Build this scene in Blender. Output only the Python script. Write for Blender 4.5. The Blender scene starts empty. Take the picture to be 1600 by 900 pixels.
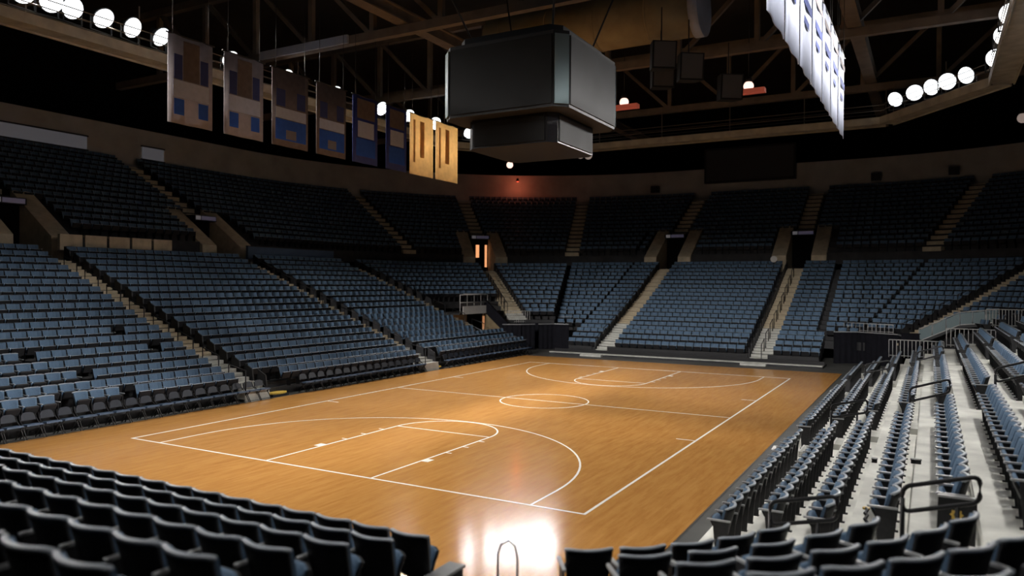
import bpy, bmesh, math, random
import numpy as np
from mathutils import Matrix, Vector

random.seed(7)
rng = np.random.default_rng(7)
SC = bpy.context.scene
COL = SC.collection
PI = math.pi

# ------------------------------------------------------------------ camera
CF, CX, CY, CZ, YAW, PITCH, ROLL = 1174.708, 13.9812, -14.6209, 4.9116, -0.50847, -0.0066, 0.00579
fw = Vector((math.sin(YAW) * math.cos(PITCH), math.cos(YAW) * math.cos(PITCH), math.sin(PITCH)))
rt = Vector((math.cos(YAW), -math.sin(YAW), 0))
up = rt.cross(fw)
rt2 = rt * math.cos(ROLL) + up * math.sin(ROLL)
up2 = -rt * math.sin(ROLL) + up * math.cos(ROLL)
cam_d = bpy.data.cameras.new('camera')
cam = bpy.data.objects.new('camera', cam_d)
COL.objects.link(cam)
cam.matrix_world = Matrix(((rt2.x, up2.x, -fw.x, CX), (rt2.y, up2.y, -fw.y, CY), (rt2.z, up2.z, -fw.z, CZ), (0, 0, 0, 1)))
cam_d.sensor_width = 36.0
cam_d.lens = CF / 1600 * 36.0
cam_d.clip_end = 300
cam_d.clip_start = 0.05
cam_d.dof.use_dof = True
cam_d.dof.focus_distance = 24.0
cam_d.dof.aperture_fstop = 0.62
SC.camera = cam


def project(p):
    d = Vector(p) - Vector((CX, CY, CZ))
    z = d.dot(fw)
    if z < 0.1:
        return None
    return 800 + CF * d.dot(rt2) / z, 450 - CF * d.dot(up2) / z, z


# ------------------------------------------------------------------ world, exposure
w = bpy.data.worlds.new('world')
SC.world = w
w.use_nodes = True
w.node_tree.nodes['Background'].inputs[0].default_value = (0.5, 0.55, 0.65, 1)
w.node_tree.nodes['Background'].inputs[1].default_value = 0.0
SC.view_settings.view_transform = 'Standard'
SC.view_settings.look = 'None'
SC.view_settings.gamma = 1.0
SC.view_settings.use_curve_mapping = False
SC.view_settings.exposure = 0.0
SC.cycles.max_bounces = 8
SC.cycles.diffuse_bounces = 3
LAMP_W = 5200.0        # power of one arena floodlight
LAMP_COL = (1.0, 0.965, 0.92)


# ------------------------------------------------------------------ materials
def mat(name, col, rough=0.6, var=0.0, scale=6.0, metal=0.0, spec=0.5, bump=0.0, emit=None, estr=0.0, coat=0.0):
    m = bpy.data.materials.new(name)
    m.use_nodes = True
    nt = m.node_tree
    b = nt.nodes['Principled BSDF']
    b.inputs['Roughness'].default_value = rough
    b.inputs['Metallic'].default_value = metal
    b.inputs['Specular IOR Level'].default_value = spec
    b.inputs['Coat Weight'].default_value = coat
    b.inputs['Base Color'].default_value = (*col, 1)
    if var > 0 or bump > 0:
        tc = nt.nodes.new('ShaderNodeTexCoord')
        nz = nt.nodes.new('ShaderNodeTexNoise')
        nz.inputs['Scale'].default_value = scale
        nz.inputs['Detail'].default_value = 4
        nt.links.new(tc.outputs['Object'], nz.inputs['Vector'])
        if var > 0:
            rp = nt.nodes.new('ShaderNodeValToRGB')
            rp.color_ramp.elements[0].position = 0.3
            rp.color_ramp.elements[1].position = 0.7
            rp.color_ramp.elements[0].color = (*[c * (1 - var) for c in col], 1)
            rp.color_ramp.elements[1].color = (*[min(1, c * (1 + var)) for c in col], 1)
            nt.links.new(nz.outputs['Fac'], rp.inputs['Fac'])
            nt.links.new(rp.outputs['Color'], b.inputs['Base Color'])
        if bump > 0:
            bp = nt.nodes.new('ShaderNodeBump')
            bp.inputs['Strength'].default_value = bump
            bp.inputs['Distance'].default_value = 0.01
            nt.links.new(nz.outputs['Fac'], bp.inputs['Height'])
            nt.links.new(bp.outputs['Normal'], b.inputs['Normal'])
    if emit is not None:
        b.inputs['Emission Color'].default_value = (*emit, 1)
        b.inputs['Emission Strength'].default_value = estr
    return m


M = {}
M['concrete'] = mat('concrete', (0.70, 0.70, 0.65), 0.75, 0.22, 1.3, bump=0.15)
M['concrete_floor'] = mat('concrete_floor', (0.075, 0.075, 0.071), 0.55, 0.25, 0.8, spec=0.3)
M['riser_dark'] = mat('riser_dark', (0.034, 0.034, 0.036), 0.85, 0.2, 2.0, spec=0.15)  # dark grey takes in the shadow between the rows of concrete steps
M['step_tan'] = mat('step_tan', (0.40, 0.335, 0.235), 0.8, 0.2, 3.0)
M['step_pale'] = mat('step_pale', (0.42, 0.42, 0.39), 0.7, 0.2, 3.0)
M['parapet'] = mat('parapet', (0.46, 0.39, 0.28), 0.8, 0.18, 2.0)
M['band'] = mat('band', (0.38, 0.37, 0.345), 0.85, 0.15, 0.6)
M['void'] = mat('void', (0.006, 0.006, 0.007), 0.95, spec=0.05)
M['deck'] = mat('deck', (0.03, 0.028, 0.026), 0.95, 0.2, 0.5)
M['fabric'] = mat('fabric', (0.072, 0.122, 0.192), 0.75, 0.14, 40, bump=0.1, spec=0.3)
M['shell'] = mat('shell', (0.017, 0.017, 0.019), 0.5, 0.15, 12, spec=0.25)
M['rim'] = mat('rim', (0.28, 0.31, 0.35), 0.42, 0.1, 10)  # pale tone paints the highlight along the dark shell's top edge
M['arm'] = mat('arm', (0.36, 0.37, 0.38), 0.4, 0.1, 10)
M['iron'] = mat('iron', (0.020, 0.020, 0.022), 0.55, 0.2, 15, spec=0.3)
M['black_metal'] = mat('black_metal', (0.012, 0.012, 0.014), 0.4, 0.1, 10, spec=0.3)
M['vinyl'] = mat('vinyl', (0.048, 0.080, 0.14), 0.42, 0.12, 20)
M['vinyl_dark'] = mat('vinyl_dark', (0.011, 0.015, 0.025), 0.45, 0.12, 20, spec=0.35)
M['pipe_white'] = mat('pipe_white', (0.36, 0.36, 0.35), 0.4, 0.1, 8)
M['pipe_grey'] = mat('pipe_grey', (0.30, 0.31, 0.32), 0.4, 0.1, 8, metal=0.4)
M['drape'] = mat('drape', (0.008, 0.008, 0.011), 0.95, 0.2, 4, spec=0.08)
M['tunnel'] = mat('tunnel', (0.16, 0.115, 0.06), 0.8, 0.2, 2)
M['white'] = mat('white', (0.72, 0.72, 0.70), 0.5, 0.05, 4)
M['yellow'] = mat('yellow', (0.75, 0.50, 0.08), 0.5, 0.1, 8)
M['truss'] = mat('truss', (0.135, 0.108, 0.085), 0.7, 0.2, 1.5)
M['catwalk'] = mat('catwalk', (0.38, 0.36, 0.29), 0.7, 0.2, 1.5)
M['duct'] = mat('duct', (0.27, 0.215, 0.12), 0.6, 0.2, 1.0)
M['screen_black'] = mat('screen_black', (0.011, 0.012, 0.013), 0.7, 0.15, 0.8, spec=0.15)
M['screen_grey'] = mat('screen_grey', (0.062, 0.063, 0.066), 0.7, 0.1, 0.7, spec=0.2)  # scoreboard sides coloured lighter than the front, as faces catching light
M['teal_grey'] = mat('teal_grey', (0.10, 0.15, 0.165), 0.5, 0.1, 0.7)
M['cloth_cream'] = mat('cloth_cream', (0.21, 0.185, 0.19), 0.9, 0.1, 4)
M['cloth_tan'] = mat('cloth_tan', (0.12, 0.095, 0.09), 0.9, 0.15, 4)  # dull tan puts the shadow on the banner tops into the cloth colour
M['cloth_navy'] = mat('cloth_navy', (0.035, 0.05, 0.17), 0.9, 0.1, 4)
M['cloth_blue'] = mat('cloth_blue', (0.025, 0.095, 0.42), 0.9, 0.1, 4)
M['cloth_white'] = mat('cloth_white', (0.43, 0.46, 0.57), 0.9, 0.06, 4)
M['cloth_gold'] = mat('cloth_gold', (0.82, 0.63, 0.37), 0.9, 0.1, 3)
M['cloth_brown'] = mat('cloth_brown', (0.66, 0.47, 0.27), 0.9, 0.1, 3)
M['cloth_red'] = mat('cloth_red', (0.42, 0.05, 0.07), 0.9, 0.1, 4)
M['tarp_blue'] = mat('tarp_blue', (0.05, 0.085, 0.15), 0.8, 0.1, 2)
M['lens'] = mat('lens', (0.9, 0.9, 0.9), 0.3, emit=(0.93, 0.97, 1.0), estr=4.0)
M['lens_dim'] = mat('lens_dim', (0.6, 0.6, 0.6), 0.3, emit=(1.0, 0.78, 0.68), estr=0.22)
M['lens_warm'] = mat('lens_warm', (0.9, 0.8, 0.7), 0.3, emit=(1.0, 0.66, 0.56), estr=1.6)
M['lens_red'] = mat('lens_red', (0.6, 0.1, 0.06), 0.4, emit=(1.0, 0.24, 0.14), estr=0.12)
M['sign_glow'] = mat('sign_glow', (0.3, 0.3, 0.4), 0.5, emit=(0.42, 0.42, 0.8), estr=0.035)
M['sign_pale'] = mat('sign_pale', (0.5, 0.5, 0.5), 0.5, emit=(0.85, 0.85, 0.95), estr=0.06)
M['window_dim'] = mat('window_dim', (0.2, 0.2, 0.21), 0.5, emit=(0.8, 0.8, 0.9), estr=0.05)
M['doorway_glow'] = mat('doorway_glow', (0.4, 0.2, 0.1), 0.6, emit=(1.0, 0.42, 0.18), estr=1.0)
M['gold'] = mat('gold', (0.6, 0.4, 0.08), 0.4, 0.1, 20)
M['print_black'] = mat('print_black', (0.03, 0.03, 0.035), 0.6)
M['line'] = mat('line', (0.80, 0.78, 0.72), 0.28, 0.05, 6)


def cloth_through(m, amount):
    """thin cloth: part of the light that falls on the back comes through"""
    nt = m.node_tree
    b = nt.nodes['Principled BSDF']
    out = [n for n in nt.nodes if n.type == 'OUTPUT_MATERIAL'][0]
    tr = nt.nodes.new('ShaderNodeBsdfTranslucent')
    src = b.inputs['Base Color'].links
    if src:
        nt.links.new(src[0].from_socket, tr.inputs['Color'])
    else:
        tr.inputs['Color'].default_value = b.inputs['Base Color'].default_value
    mx = nt.nodes.new('ShaderNodeMixShader')
    mx.inputs['Fac'].default_value = amount
    nt.links.new(b.outputs['BSDF'], mx.inputs[1])
    nt.links.new(tr.outputs['BSDF'], mx.inputs[2])
    nt.links.new(mx.outputs['Shader'], out.inputs['Surface'])


for k_ in ('cloth_gold', 'cloth_brown'):
    cloth_through(M[k_], .5)
for k_ in ('cloth_cream', 'cloth_tan', 'cloth_navy', 'cloth_blue', 'cloth_white', 'cloth_red'):
    cloth_through(M[k_], .25)


def wood():
    m = bpy.data.materials.new('hardwood')
    m.use_nodes = True
    nt = m.node_tree
    b = nt.nodes['Principled BSDF']
    tc = nt.nodes.new('ShaderNodeTexCoord')
    mp = nt.nodes.new('ShaderNodeMapping')
    mp.inputs['Rotation'].default_value = (0, 0, PI / 2)
    nt.links.new(tc.outputs['Object'], mp.inputs['Vector'])
    br = nt.nodes.new('ShaderNodeTexBrick')
    br.offset = 0.37
    br.offset_frequency = 2
    br.inputs['Color1'].default_value = (0.0, 0.0, 0.0, 1)
    br.inputs['Color2'].default_value = (1.0, 1.0, 1.0, 1)
    br.inputs['Mortar'].default_value = (0.42, 0.42, 0.42, 1)
    br.inputs['Scale'].default_value = 1.0
    br.inputs['Mortar Size'].default_value = 0.0012
    br.inputs['Brick Width'].default_value = 0.95
    br.inputs['Row Height'].default_value = 0.08
    nt.links.new(mp.outputs['Vector'], br.inputs['Vector'])
    # grain, stretched along the boards
    mp2 = nt.nodes.new('ShaderNodeMapping')
    mp2.inputs['Scale'].default_value = (4.2, 0.55, 1.0)
    nt.links.new(tc.outputs['Object'], mp2.inputs['Vector'])
    nz = nt.nodes.new('ShaderNodeTexNoise')
    nz.inputs['Scale'].default_value = 1.4
    nz.inputs['Detail'].default_value = 4
    nz.inputs['Roughness'].default_value = 0.65
    nt.links.new(mp2.outputs['Vector'], nz.inputs['Vector'])
    mx = nt.nodes.new('ShaderNodeMix')
    mx.data_type = 'FLOAT'
    mx.inputs['Factor'].default_value = 0.86
    nt.links.new(br.outputs['Color'], mx.inputs['A'])
    nt.links.new(nz.outputs['Fac'], mx.inputs['B'])
    rp = nt.nodes.new('ShaderNodeValToRGB')
    cr = rp.color_ramp
    cr.elements[0].position = 0.15
    cr.elements[0].color = (0.335, 0.142, 0.032, 1)
    cr.elements[1].position = 0.85
    cr.elements[1].color = (0.555, 0.285, 0.085, 1)
    e = cr.elements.new(0.5)
    e.color = (0.45, 0.215, 0.058, 1)
    nt.links.new(mx.outputs['Result'], rp.inputs['Fac'])
    df = nt.nodes.new('ShaderNodeBsdfDiffuse')
    gl = nt.nodes.new('ShaderNodeBsdfGlossy')
    nt.links.new(rp.outputs['Color'], df.inputs['Color'])
    nz2 = nt.nodes.new('ShaderNodeTexNoise')
    nz2.inputs['Scale'].default_value = 1.2
    nz2.inputs['Detail'].default_value = 3
    nt.links.new(tc.outputs['Object'], nz2.inputs['Vector'])
    mr = nt.nodes.new('ShaderNodeMapRange')
    mr.inputs['To Min'].default_value = 0.11
    mr.inputs['To Max'].default_value = 0.17
    nt.links.new(nz2.outputs['Fac'], mr.inputs['Value'])
    nt.links.new(mr.outputs['Result'], gl.inputs['Roughness'])
    # satin varnish over the boards
    gl.inputs['Color'].default_value = (1, 1, 1, 1)
    fr = nt.nodes.new('ShaderNodeFresnel')
    fr.inputs['IOR'].default_value = 1.38
    mn = nt.nodes.new('ShaderNodeMath')
    mn.operation = 'MINIMUM'
    mn.inputs[1].default_value = 0.34
    nt.links.new(fr.outputs['Fac'], mn.inputs[0])
    ms = nt.nodes.new('ShaderNodeMixShader')
    nt.links.new(mn.outputs[0], ms.inputs['Fac'])
    nt.links.new(df.outputs['BSDF'], ms.inputs[1])
    nt.links.new(gl.outputs['BSDF'], ms.inputs[2])
    out = [n_ for n_ in nt.nodes if n_.type == 'OUTPUT_MATERIAL'][0]
    nt.links.new(ms.outputs['Shader'], out.inputs['Surface'])
    nt.nodes.remove(b)
    return m


M['wood'] = wood()


# ------------------------------------------------------------------ mesh helpers
class MB:
    def __init__(self):
        self.v, self.f, self.mi, self.sm = [], [], [], []

    def add(self, vs, fs, mi=0, smooth=False):
        o = len(self.v)
        self.v.extend([tuple(p) for p in vs])
        for f in fs:
            self.f.append(tuple(i + o for i in f))
            self.mi.append(mi)
            self.sm.append(smooth)
        return self

    def box(self, x0, x1, y0, y1, z0, z1, mi=0):
        vs = [(x0, y0, z0), (x1, y0, z0), (x1, y1, z0), (x0, y1, z0), (x0, y0, z1), (x1, y0, z1), (x1, y1, z1), (x0, y1, z1)]
        return self.add(vs, [(0, 3, 2, 1), (4, 5, 6, 7), (0, 1, 5, 4), (1, 2, 6, 5), (2, 3, 7, 6), (3, 0, 4, 7)], mi)

    def bar(self, a, b, wd, ht=None, mi=0):
        """rectangular bar between two points"""
        ht = ht or wd
        a, b = Vector(a), Vector(b)
        d = (b - a).normalized()
        s = d.cross(Vector((0, 0, 1)))
        if s.length < 1e-4:
            s = Vector((1, 0, 0))
        s.normalize()
        u = s.cross(d)
        s, u = s * wd / 2, u * ht / 2
        vs = [a - s - u, a + s - u, a + s + u, a - s + u, b - s - u, b + s - u, b + s + u, b - s + u]
        return self.add(vs, [(0, 1, 2, 3), (7, 6, 5, 4), (0, 4, 5, 1), (1, 5, 6, 2), (2, 6, 7, 3), (3, 7, 4, 0)], mi)

    def tube(self, pts, r, n=8, closed=False, mi=0):
        pts = [Vector(p) for p in pts]
        m = len(pts)
        vs = []
        for i, p in enumerate(pts):
            if closed:
                d = pts[(i + 1) % m] - pts[i - 1]
            else:
                d = pts[min(i + 1, m - 1)] - pts[max(i - 1, 0)]
            d.normalize()
            s = d.cross(Vector((0, 0, 1)))
            if s.length < 1e-3:
                s = Vector((1, 0, 0))
            s.normalize()
            u = s.cross(d)
            for k in range(n):
                a = 2 * PI * k / n
                vs.append(p + s * (r * math.cos(a)) + u * (r * math.sin(a)))
        fs = []
        for i in range(m if closed else m - 1):
            j = (i + 1) % m
            for k in range(n):
                l = (k + 1) % n
                fs.append((i * n + k, j * n + k, j * n + l, i * n + l))
        if not closed:
            fs.append(tuple(range(n)))
            fs.append(tuple(reversed(range((m - 1) * n, m * n))))
        return self.add(vs, fs, mi, True)

    def cyl(self, a, b, r0, r1=None, n=16, mi=0):
        r1 = r0 if r1 is None else r1
        a, b = Vector(a), Vector(b)
        d = (b - a).normalized()
        s = d.cross(Vector((0, 0, 1)))
        if s.length < 1e-3:
            s = Vector((1, 0, 0))
        s.normalize()
        u = s.cross(d)
        vs = []
        for p, r in ((a, r0), (b, r1)):
            for k in range(n):
                t = 2 * PI * k / n
                vs.append(p + s * (r * math.cos(t)) + u * (r * math.sin(t)))
        fs = [(k, n + k, n + (k + 1) % n, (k + 1) % n) for k in range(n)]
        o = len(self.v)
        self.add(vs, fs, mi, True)
        self.f += [tuple(o + k for k in range(n)), tuple(o + n + k for k in reversed(range(n)))]
        self.mi += [mi, mi]
        self.sm += [False, False]
        return self

    def prism(self, poly, h0, h1, mi=0):
        """plan polygon extruded between two heights"""
        n = len(poly)
        vs = [(x, y, h0) for x, y in poly] + [(x, y, h1) for x, y in poly]
        fs = [tuple(reversed(range(n))), tuple(range(n, 2 * n))] + [(i, (i + 1) % n, n + (i + 1) % n, n + i) for i in range(n)]
        return self.add(vs, fs, mi)

    def mesh(self, name, mats):
        me = bpy.data.meshes.new(name)
        me.from_pydata(self.v, [], self.f)
        if not isinstance(mats, (list, tuple)):
            mats = [mats]
        for m in mats:
            me.materials.append(M[m] if isinstance(m, str) else m)
        me.polygons.foreach_set('material_index', self.mi)
        me.polygons.foreach_set('use_smooth', self.sm)
        bm = bmesh.new()
        bm.from_mesh(me)
        bmesh.ops.recalc_face_normals(bm, faces=bm.faces)
        bm.to_mesh(me)
        bm.free()
        me.update()
        return me


def link(name, data, parent=None, loc=(0, 0, 0), rz=0.0):
    o = bpy.data.objects.new(name, data)
    COL.objects.link(o)
    if parent is not None:
        o.parent = parent
    o.location = loc
    if rz:
        o.rotation_euler = (0, 0, rz)
    return o


def tag(o, label=None, cat=None, group=None, kind=None):
    if label:
        o['label'] = label
    if cat:
        o['category'] = cat
    if group:
        o['group'] = group
    if kind:
        o['kind'] = kind
    return o


def build(mb, name, mats, parent=None, loc=(0, 0, 0), rz=0.0):
    return link(name, mb.mesh(name, mats), parent, loc, rz)


def empty(name, loc=(0, 0, 0), rz=0.0):
    return link(name, None, None, loc, rz)


ONES = 'zeroth first second third fourth fifth sixth seventh eighth ninth tenth eleventh twelfth thirteenth fourteenth fifteenth sixteenth seventeenth eighteenth nineteenth'.split()
TENS = {2: 'twent', 3: 'thirt', 4: 'fort', 5: 'fift', 6: 'sixt'}


def ordinal(n):
    if n < 20:
        return ONES[n]
    t, o = divmod(n, 10)
    return TENS[t] + 'ieth' if o == 0 else TENS[t] + 'y-' + ONES[o]


# ------------------------------------------------------------------ bowl geometry
XL, XR, YF, YN = -9.0, 8.0, 31.0, -3.0      # centres of the rounded corners of the bowl


def ring(r, a0, a1, ext0=None, ext1=None):
    """plan points at offset r round the far end, between angles (degrees, 180 = left side, 90 = far end, 0 = right side)"""
    pts = []
    if ext0 is not None:
        pts.append((XL - r, ext0))
    m = max(2, int(round((a0 - a1) / 4.5)))
    angs = sorted(set([round(a0 + (a1 - a0) * k / m, 4) for k in range(m + 1)] + ([90.0] if a1 < 90 < a0 else [])), reverse=True)
    for a in angs:
        c = (XL, YF) if a > 90 else (XR, YF)
        if abs(a - 90) < 1e-6:
            pts += [(XL, YF + r), (XR, YF + r)]
        else:
            pts.append((c[0] + r * math.cos(math.radians(a)), c[1] + r * math.sin(math.radians(a))))
    if ext1 is not None:
        pts.append((XR + r, ext1))
    return pts


def tread(parent, inner, outer, z, zlow, m):
    """one seating step: plan band between two polylines, its top at z, its front down to zlow"""
    n = len(inner)
    mb = MB()
    vs = [(x, y, zlow) for x, y in inner] + [(x, y, z) for x, y in inner] + [(x, y, z) for x, y in outer] + [(x, y, zlow) for x, y in outer]
    fs = []
    for i in range(n - 1):
        fs += [(i, i + 1, n + i + 1, n + i), (n + i, n + i + 1, 2 * n + i + 1, 2 * n + i), (2 * n + i, 2 * n + i + 1, 3 * n + i + 1, 3 * n + i), (3 * n + i, 3 * n + i + 1, i + 1, i)]
    fs += [(0, n, 2 * n, 3 * n), (n - 1, 4 * n - 1, 3 * n - 1, 2 * n - 1)]
    mb.add(vs, fs)
    return build(mb, 'tread', m, parent)


BH = 0.86   # chair height above its tread
LEFT = list(zip([2.0, 2.8, 3.6, 4.4, 5.2, 6.0, 6.8] + [7.65 + .85 * i for i in range(11)],
                [1.19, 1.40, 1.71, 2.03, 2.34, 2.69, 2.99] + [3.28 + .34 * i for i in range(11)]))
FAR = [(4.0, 1.01), (4.72, 1.35), (5.44, 1.67), (6.16, 1.91), (6.88, 2.19), (7.6, 2.5), (8.32, 2.79), (9.04, 3.07), (9.76, 3.35), (10.48, 3.65),
       (11.2, 3.95), (11.92, 4.26), (12.64, 4.55), (13.36, 4.87), (14.08, 5.21), (14.8, 5.56), (15.52, 5.88), (16.24, 6.2), (16.96, 6.52), (17.68, 6.81)]
RIGHT = [(3.05 + .86 * k, .2 + .3 * k + BH) for k in range(10)]
NEAR = [(4.85 + .85 * j, 2.08 + .24 * j) for j in range(6)]
CORNER = [(5.1 + .95 * j, 2.06 + .27 * j) for j in range(5)]
UPPER = [(18.6 + .8 * i, 7.45 + .44 * i + BH) for i in range(14)]

AISLE_L = [(6.7, 8.05), (19.15, 20.45), (29.3, 30.5)]           # left side, by y
AISLE_F = [(-6.65, -5.3), (3.95, 5.3)]                          # far end, by x
AISLE_R = [(6.95, 8.3), (19.1, 20.4)]

# ---- floor, walls, roof
fl = MB().box(-48, 48, -30, 72, -0.3, 0.0)
tag(build(fl, 'floor', 'concrete_floor'), 'dark grey concrete arena floor around the court', None, None, 'structure')
RO = 37.0
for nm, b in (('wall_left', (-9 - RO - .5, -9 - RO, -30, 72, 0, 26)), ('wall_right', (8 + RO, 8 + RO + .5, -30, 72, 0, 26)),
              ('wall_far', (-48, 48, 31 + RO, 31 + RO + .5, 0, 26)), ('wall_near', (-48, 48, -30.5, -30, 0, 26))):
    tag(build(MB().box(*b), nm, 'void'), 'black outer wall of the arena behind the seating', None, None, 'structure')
tag(build(MB().box(-48, 48, -30, 72, 25, 25.4), 'ceiling', 'deck'), 'dark roof deck over the arena', None, None, 'structure')

# ---- court
court = tag(build(MB().box(-10.08, 9.75, -7.0, 30.3, 0.004, 0.03), 'basketball_court', 'wood'), 'varnished orange-brown hardwood basketball court', 'court')
court['kind'] = 'thing'
L, LW = 26.53, 0.056
HW = 7.62


def strip(name, pts, width=LW, closed=False, z=0.034, label=None):
    pts = [Vector((p[0], p[1], 0)) for p in pts]
    n = len(pts)
    inn, out = [], []
    for i, p in enumerate(pts):
        if closed:
            d0, d1 = p - pts[i - 1], pts[(i + 1) % n] - p
        else:
            d0 = p - pts[i - 1] if i else pts[1] - p
            d1 = pts[i + 1] - p if i < n - 1 else d0
        d0.normalize()
        d1.normalize()
        n0, n1 = Vector((-d0.y, d0.x, 0)), Vector((-d1.y, d1.x, 0))
        m = (n0 + n1)
        m = m / max(m.dot(n0), 0.3)
        inn.append(p - m * width / 2)
        out.append(p + m * width / 2)
    vs = [(p.x, p.y, z) for p in inn] + [(p.x, p.y, z) for p in out] + [(p.x, p.y, 0.0301) for p in inn] + [(p.x, p.y, 0.0301) for p in out]
    fs = []
    for i in range(n if closed else n - 1):
        j = (i + 1) % n
        fs += [(i, j, n + j, n + i), (i, 2 * n + i, 2 * n + j, j), (n + i, n + j, 3 * n + j, 3 * n + i)]
    me = bpy.data.meshes.new(name)
    me.from_pydata(vs, [], fs)
    me.materials.append(M['line'])
    me.update()
    o = link(name, me, court)
    if label:
        o['label'] = label
    return o


strip('boundary_line', [(-HW, 0), (HW, 0), (HW, L), (-HW, L)], 0.068, True)
strip('half_court_line', [(-HW, L / 2), (HW, L / 2)])
strip('center_circle', [(1.83 * math.cos(2 * PI * k / 64), L / 2 + 1.83 * math.sin(2 * PI * k / 64)) for k in range(64)], LW, True)
R3, HOOP, FT = 6.325, 1.35, 5.79
for e in (0, 1):
    def P(x, y):
        return (x, y) if e == 0 else (-x, L - y)
    arc = [P(R3 * math.cos(t), HOOP + R3 * math.sin(t)) for t in np.linspace(0, PI, 49)]
    strip('three_point_line', [P(R3, 0.03)] + arc + [P(-R3, 0.03)])
    strip('lane_line', [P(1.83, .03), P(1.83, FT)])
    strip('lane_line', [P(-1.83, .03), P(-1.83, FT)])
    strip('free_throw_line', [P(1.83, FT), P(-1.83, FT)])
    strip('free_throw_arc', [P(1.83 * math.cos(t), FT + 1.83 * math.sin(t)) for t in np.linspace(0, PI, 33)])
    for s in (-1, 1):
        strip('lane_block', [P(s * 1.86, 2.25), P(s * 2.08, 2.25)], 0.30)
        for q in (3.3, 4.2, 5.1):
            strip('lane_tick', [P(s * 1.86, q), P(s * 2.05, q)], 0.05)
    strip('hash_mark', [P(HW if e == 0 else -HW, 8.6), P((HW - .62) if e == 0 else -(HW - .62), 8.6)], 0.05)
    strip('hash_mark', [P(-HW if e == 0 else HW, 8.6), P(-(HW - .62) if e == 0 else (HW - .62), 8.6)], 0.05)

# ---- treads of the stands
st = tag(empty('seating_tier'), 'left sideline lower seating tier steps', None, None, 'structure')
for i, (r, zt) in enumerate(LEFT):
    z = zt - BH
    r0 = (LEFT[i - 1][0] + .1) if i else r - .12
    zl = max(0.0, z - .5)
    y1 = 31.9 if r < 4.0 else 30.6
    if r < 9.6:
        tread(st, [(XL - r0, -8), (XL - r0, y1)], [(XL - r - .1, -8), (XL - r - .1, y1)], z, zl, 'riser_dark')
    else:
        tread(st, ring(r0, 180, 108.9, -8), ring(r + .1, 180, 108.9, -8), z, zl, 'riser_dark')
st = tag(empty('seating_tier'), 'corner seating steps at the far left above the black curtain', None, None, 'structure')
for i, (r, zt) in enumerate(LEFT):
    if 6.5 < r < 9.6:
        tread(st, ring(LEFT[i - 1][0] + .1, 143, 108.9), ring(r + .1, 143, 108.9), zt - BH, zt - BH - .5, 'riser_dark')
st = tag(empty('seating_tier'), 'far end lower seating tier steps', None, None, 'structure')
for i, (r, zt) in enumerate(FAR):
    z = zt - BH
    r0 = (FAR[i - 1][0] + .1) if i else r - .7
    zl = max(0.0, z - .5)
    if r < 6.5:
        tread(st, [(XL, YF + r0), (XR, YF + r0)], [(XL, YF + r + .1), (XR, YF + r + .1)], z, zl, 'riser_dark')
    else:
        tread(st, ring(r0, 108.6, 71.4), ring(r + .1, 108.6, 71.4), z, zl, 'riser_dark')
st = tag(empty('seating_tier'), 'corner seating steps at the far right beyond the railing', None, None, 'structure')
for i, (r, zt) in enumerate(FAR):
    if r > 6.5:
        tread(st, ring(FAR[i - 1][0] + .1, 71, 8), ring(r + .1, 71, 8), zt - BH, zt - BH - .5, 'riser_dark')
st = tag(empty('seating_tier'), 'pale concrete steps of the right sideline stand', None, None, 'structure')
for i, (r, zt) in enumerate(RIGHT):
    z = zt - BH
    r0 = (RIGHT[i - 1][0] + .1) if i else r - .75
    tread(st, [(XR + r0, -3.9), (XR + r0, 29.5)], [(XR + r + .1, -3.9), (XR + r + .1, 29.5)], z, max(0, z - .4), 'concrete')
st = tag(empty('seating_tier'), 'near end seating steps under the black-backed chairs', None, None, 'structure')
for i, (r, zt) in enumerate(NEAR):
    r0 = (NEAR[i - 1][0] + .1) if i else r - .8
    z = zt - BH
    tread(st, [(-20, YN - r0), (10.2, YN - r0)], [(-20, YN - r - .1), (10.2, YN - r - .1)], z, z - .45 if i else 0, 'riser_dark')
st = tag(empty('seating_tier'), 'near corner seating steps below the camera', None, None, 'structure')
for i, (r, zt) in enumerate(CORNER):
    r0 = (CORNER[i - 1][0] + .1) if i else r - .8
    z = zt - BH
    aa = np.radians(np.linspace(-62, -19, 12))
    tread(st, [(XR + r0 * math.cos(a), YN + r0 * math.sin(a)) for a in aa], [(XR + (r + .1) * math.cos(a), YN + (r + .1) * math.sin(a)) for a in aa], z, z - .5 if i else .6, 'riser_dark')
st = tag(empty('seating_tier'), 'dark upper seating tier steps round the bowl', None, None, 'structure')
EW = 2.05      # half width of an entrance with its side walls


def arc_pts(r, a0, a1, c):
    m = max(1, int(round(abs(a0 - a1) / 4.5)))
    return [(c[0] + r * math.cos(math.radians(a0 + (a1 - a0) * k / m)), c[1] + r * math.sin(math.radians(a0 + (a1 - a0) * k / m))) for k in range(m + 1)]


def upper_pieces(r, g):
    """plan lines of the first upper rows, broken at the entrances"""
    cl, cr = (XL, YF), (XR, YF)
    return [[(XL - r, -20), (XL - r, 7.35 - EW)], [(XL - r, 7.35 + EW), (XL - r, 19.8 - EW)], [(XL - r, 19.8 + EW)] + arc_pts(r, 180, 134 + g, cl),
            arc_pts(r, 134 - g, 90, cl) + [(-6.0 - EW, YF + r)], [(-6.0 + EW, YF + r), (4.75 - EW, YF + r)], [(4.75 + EW, YF + r)] + arc_pts(r, 90, 0, cr) + [(XR + r, -6)]]


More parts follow.
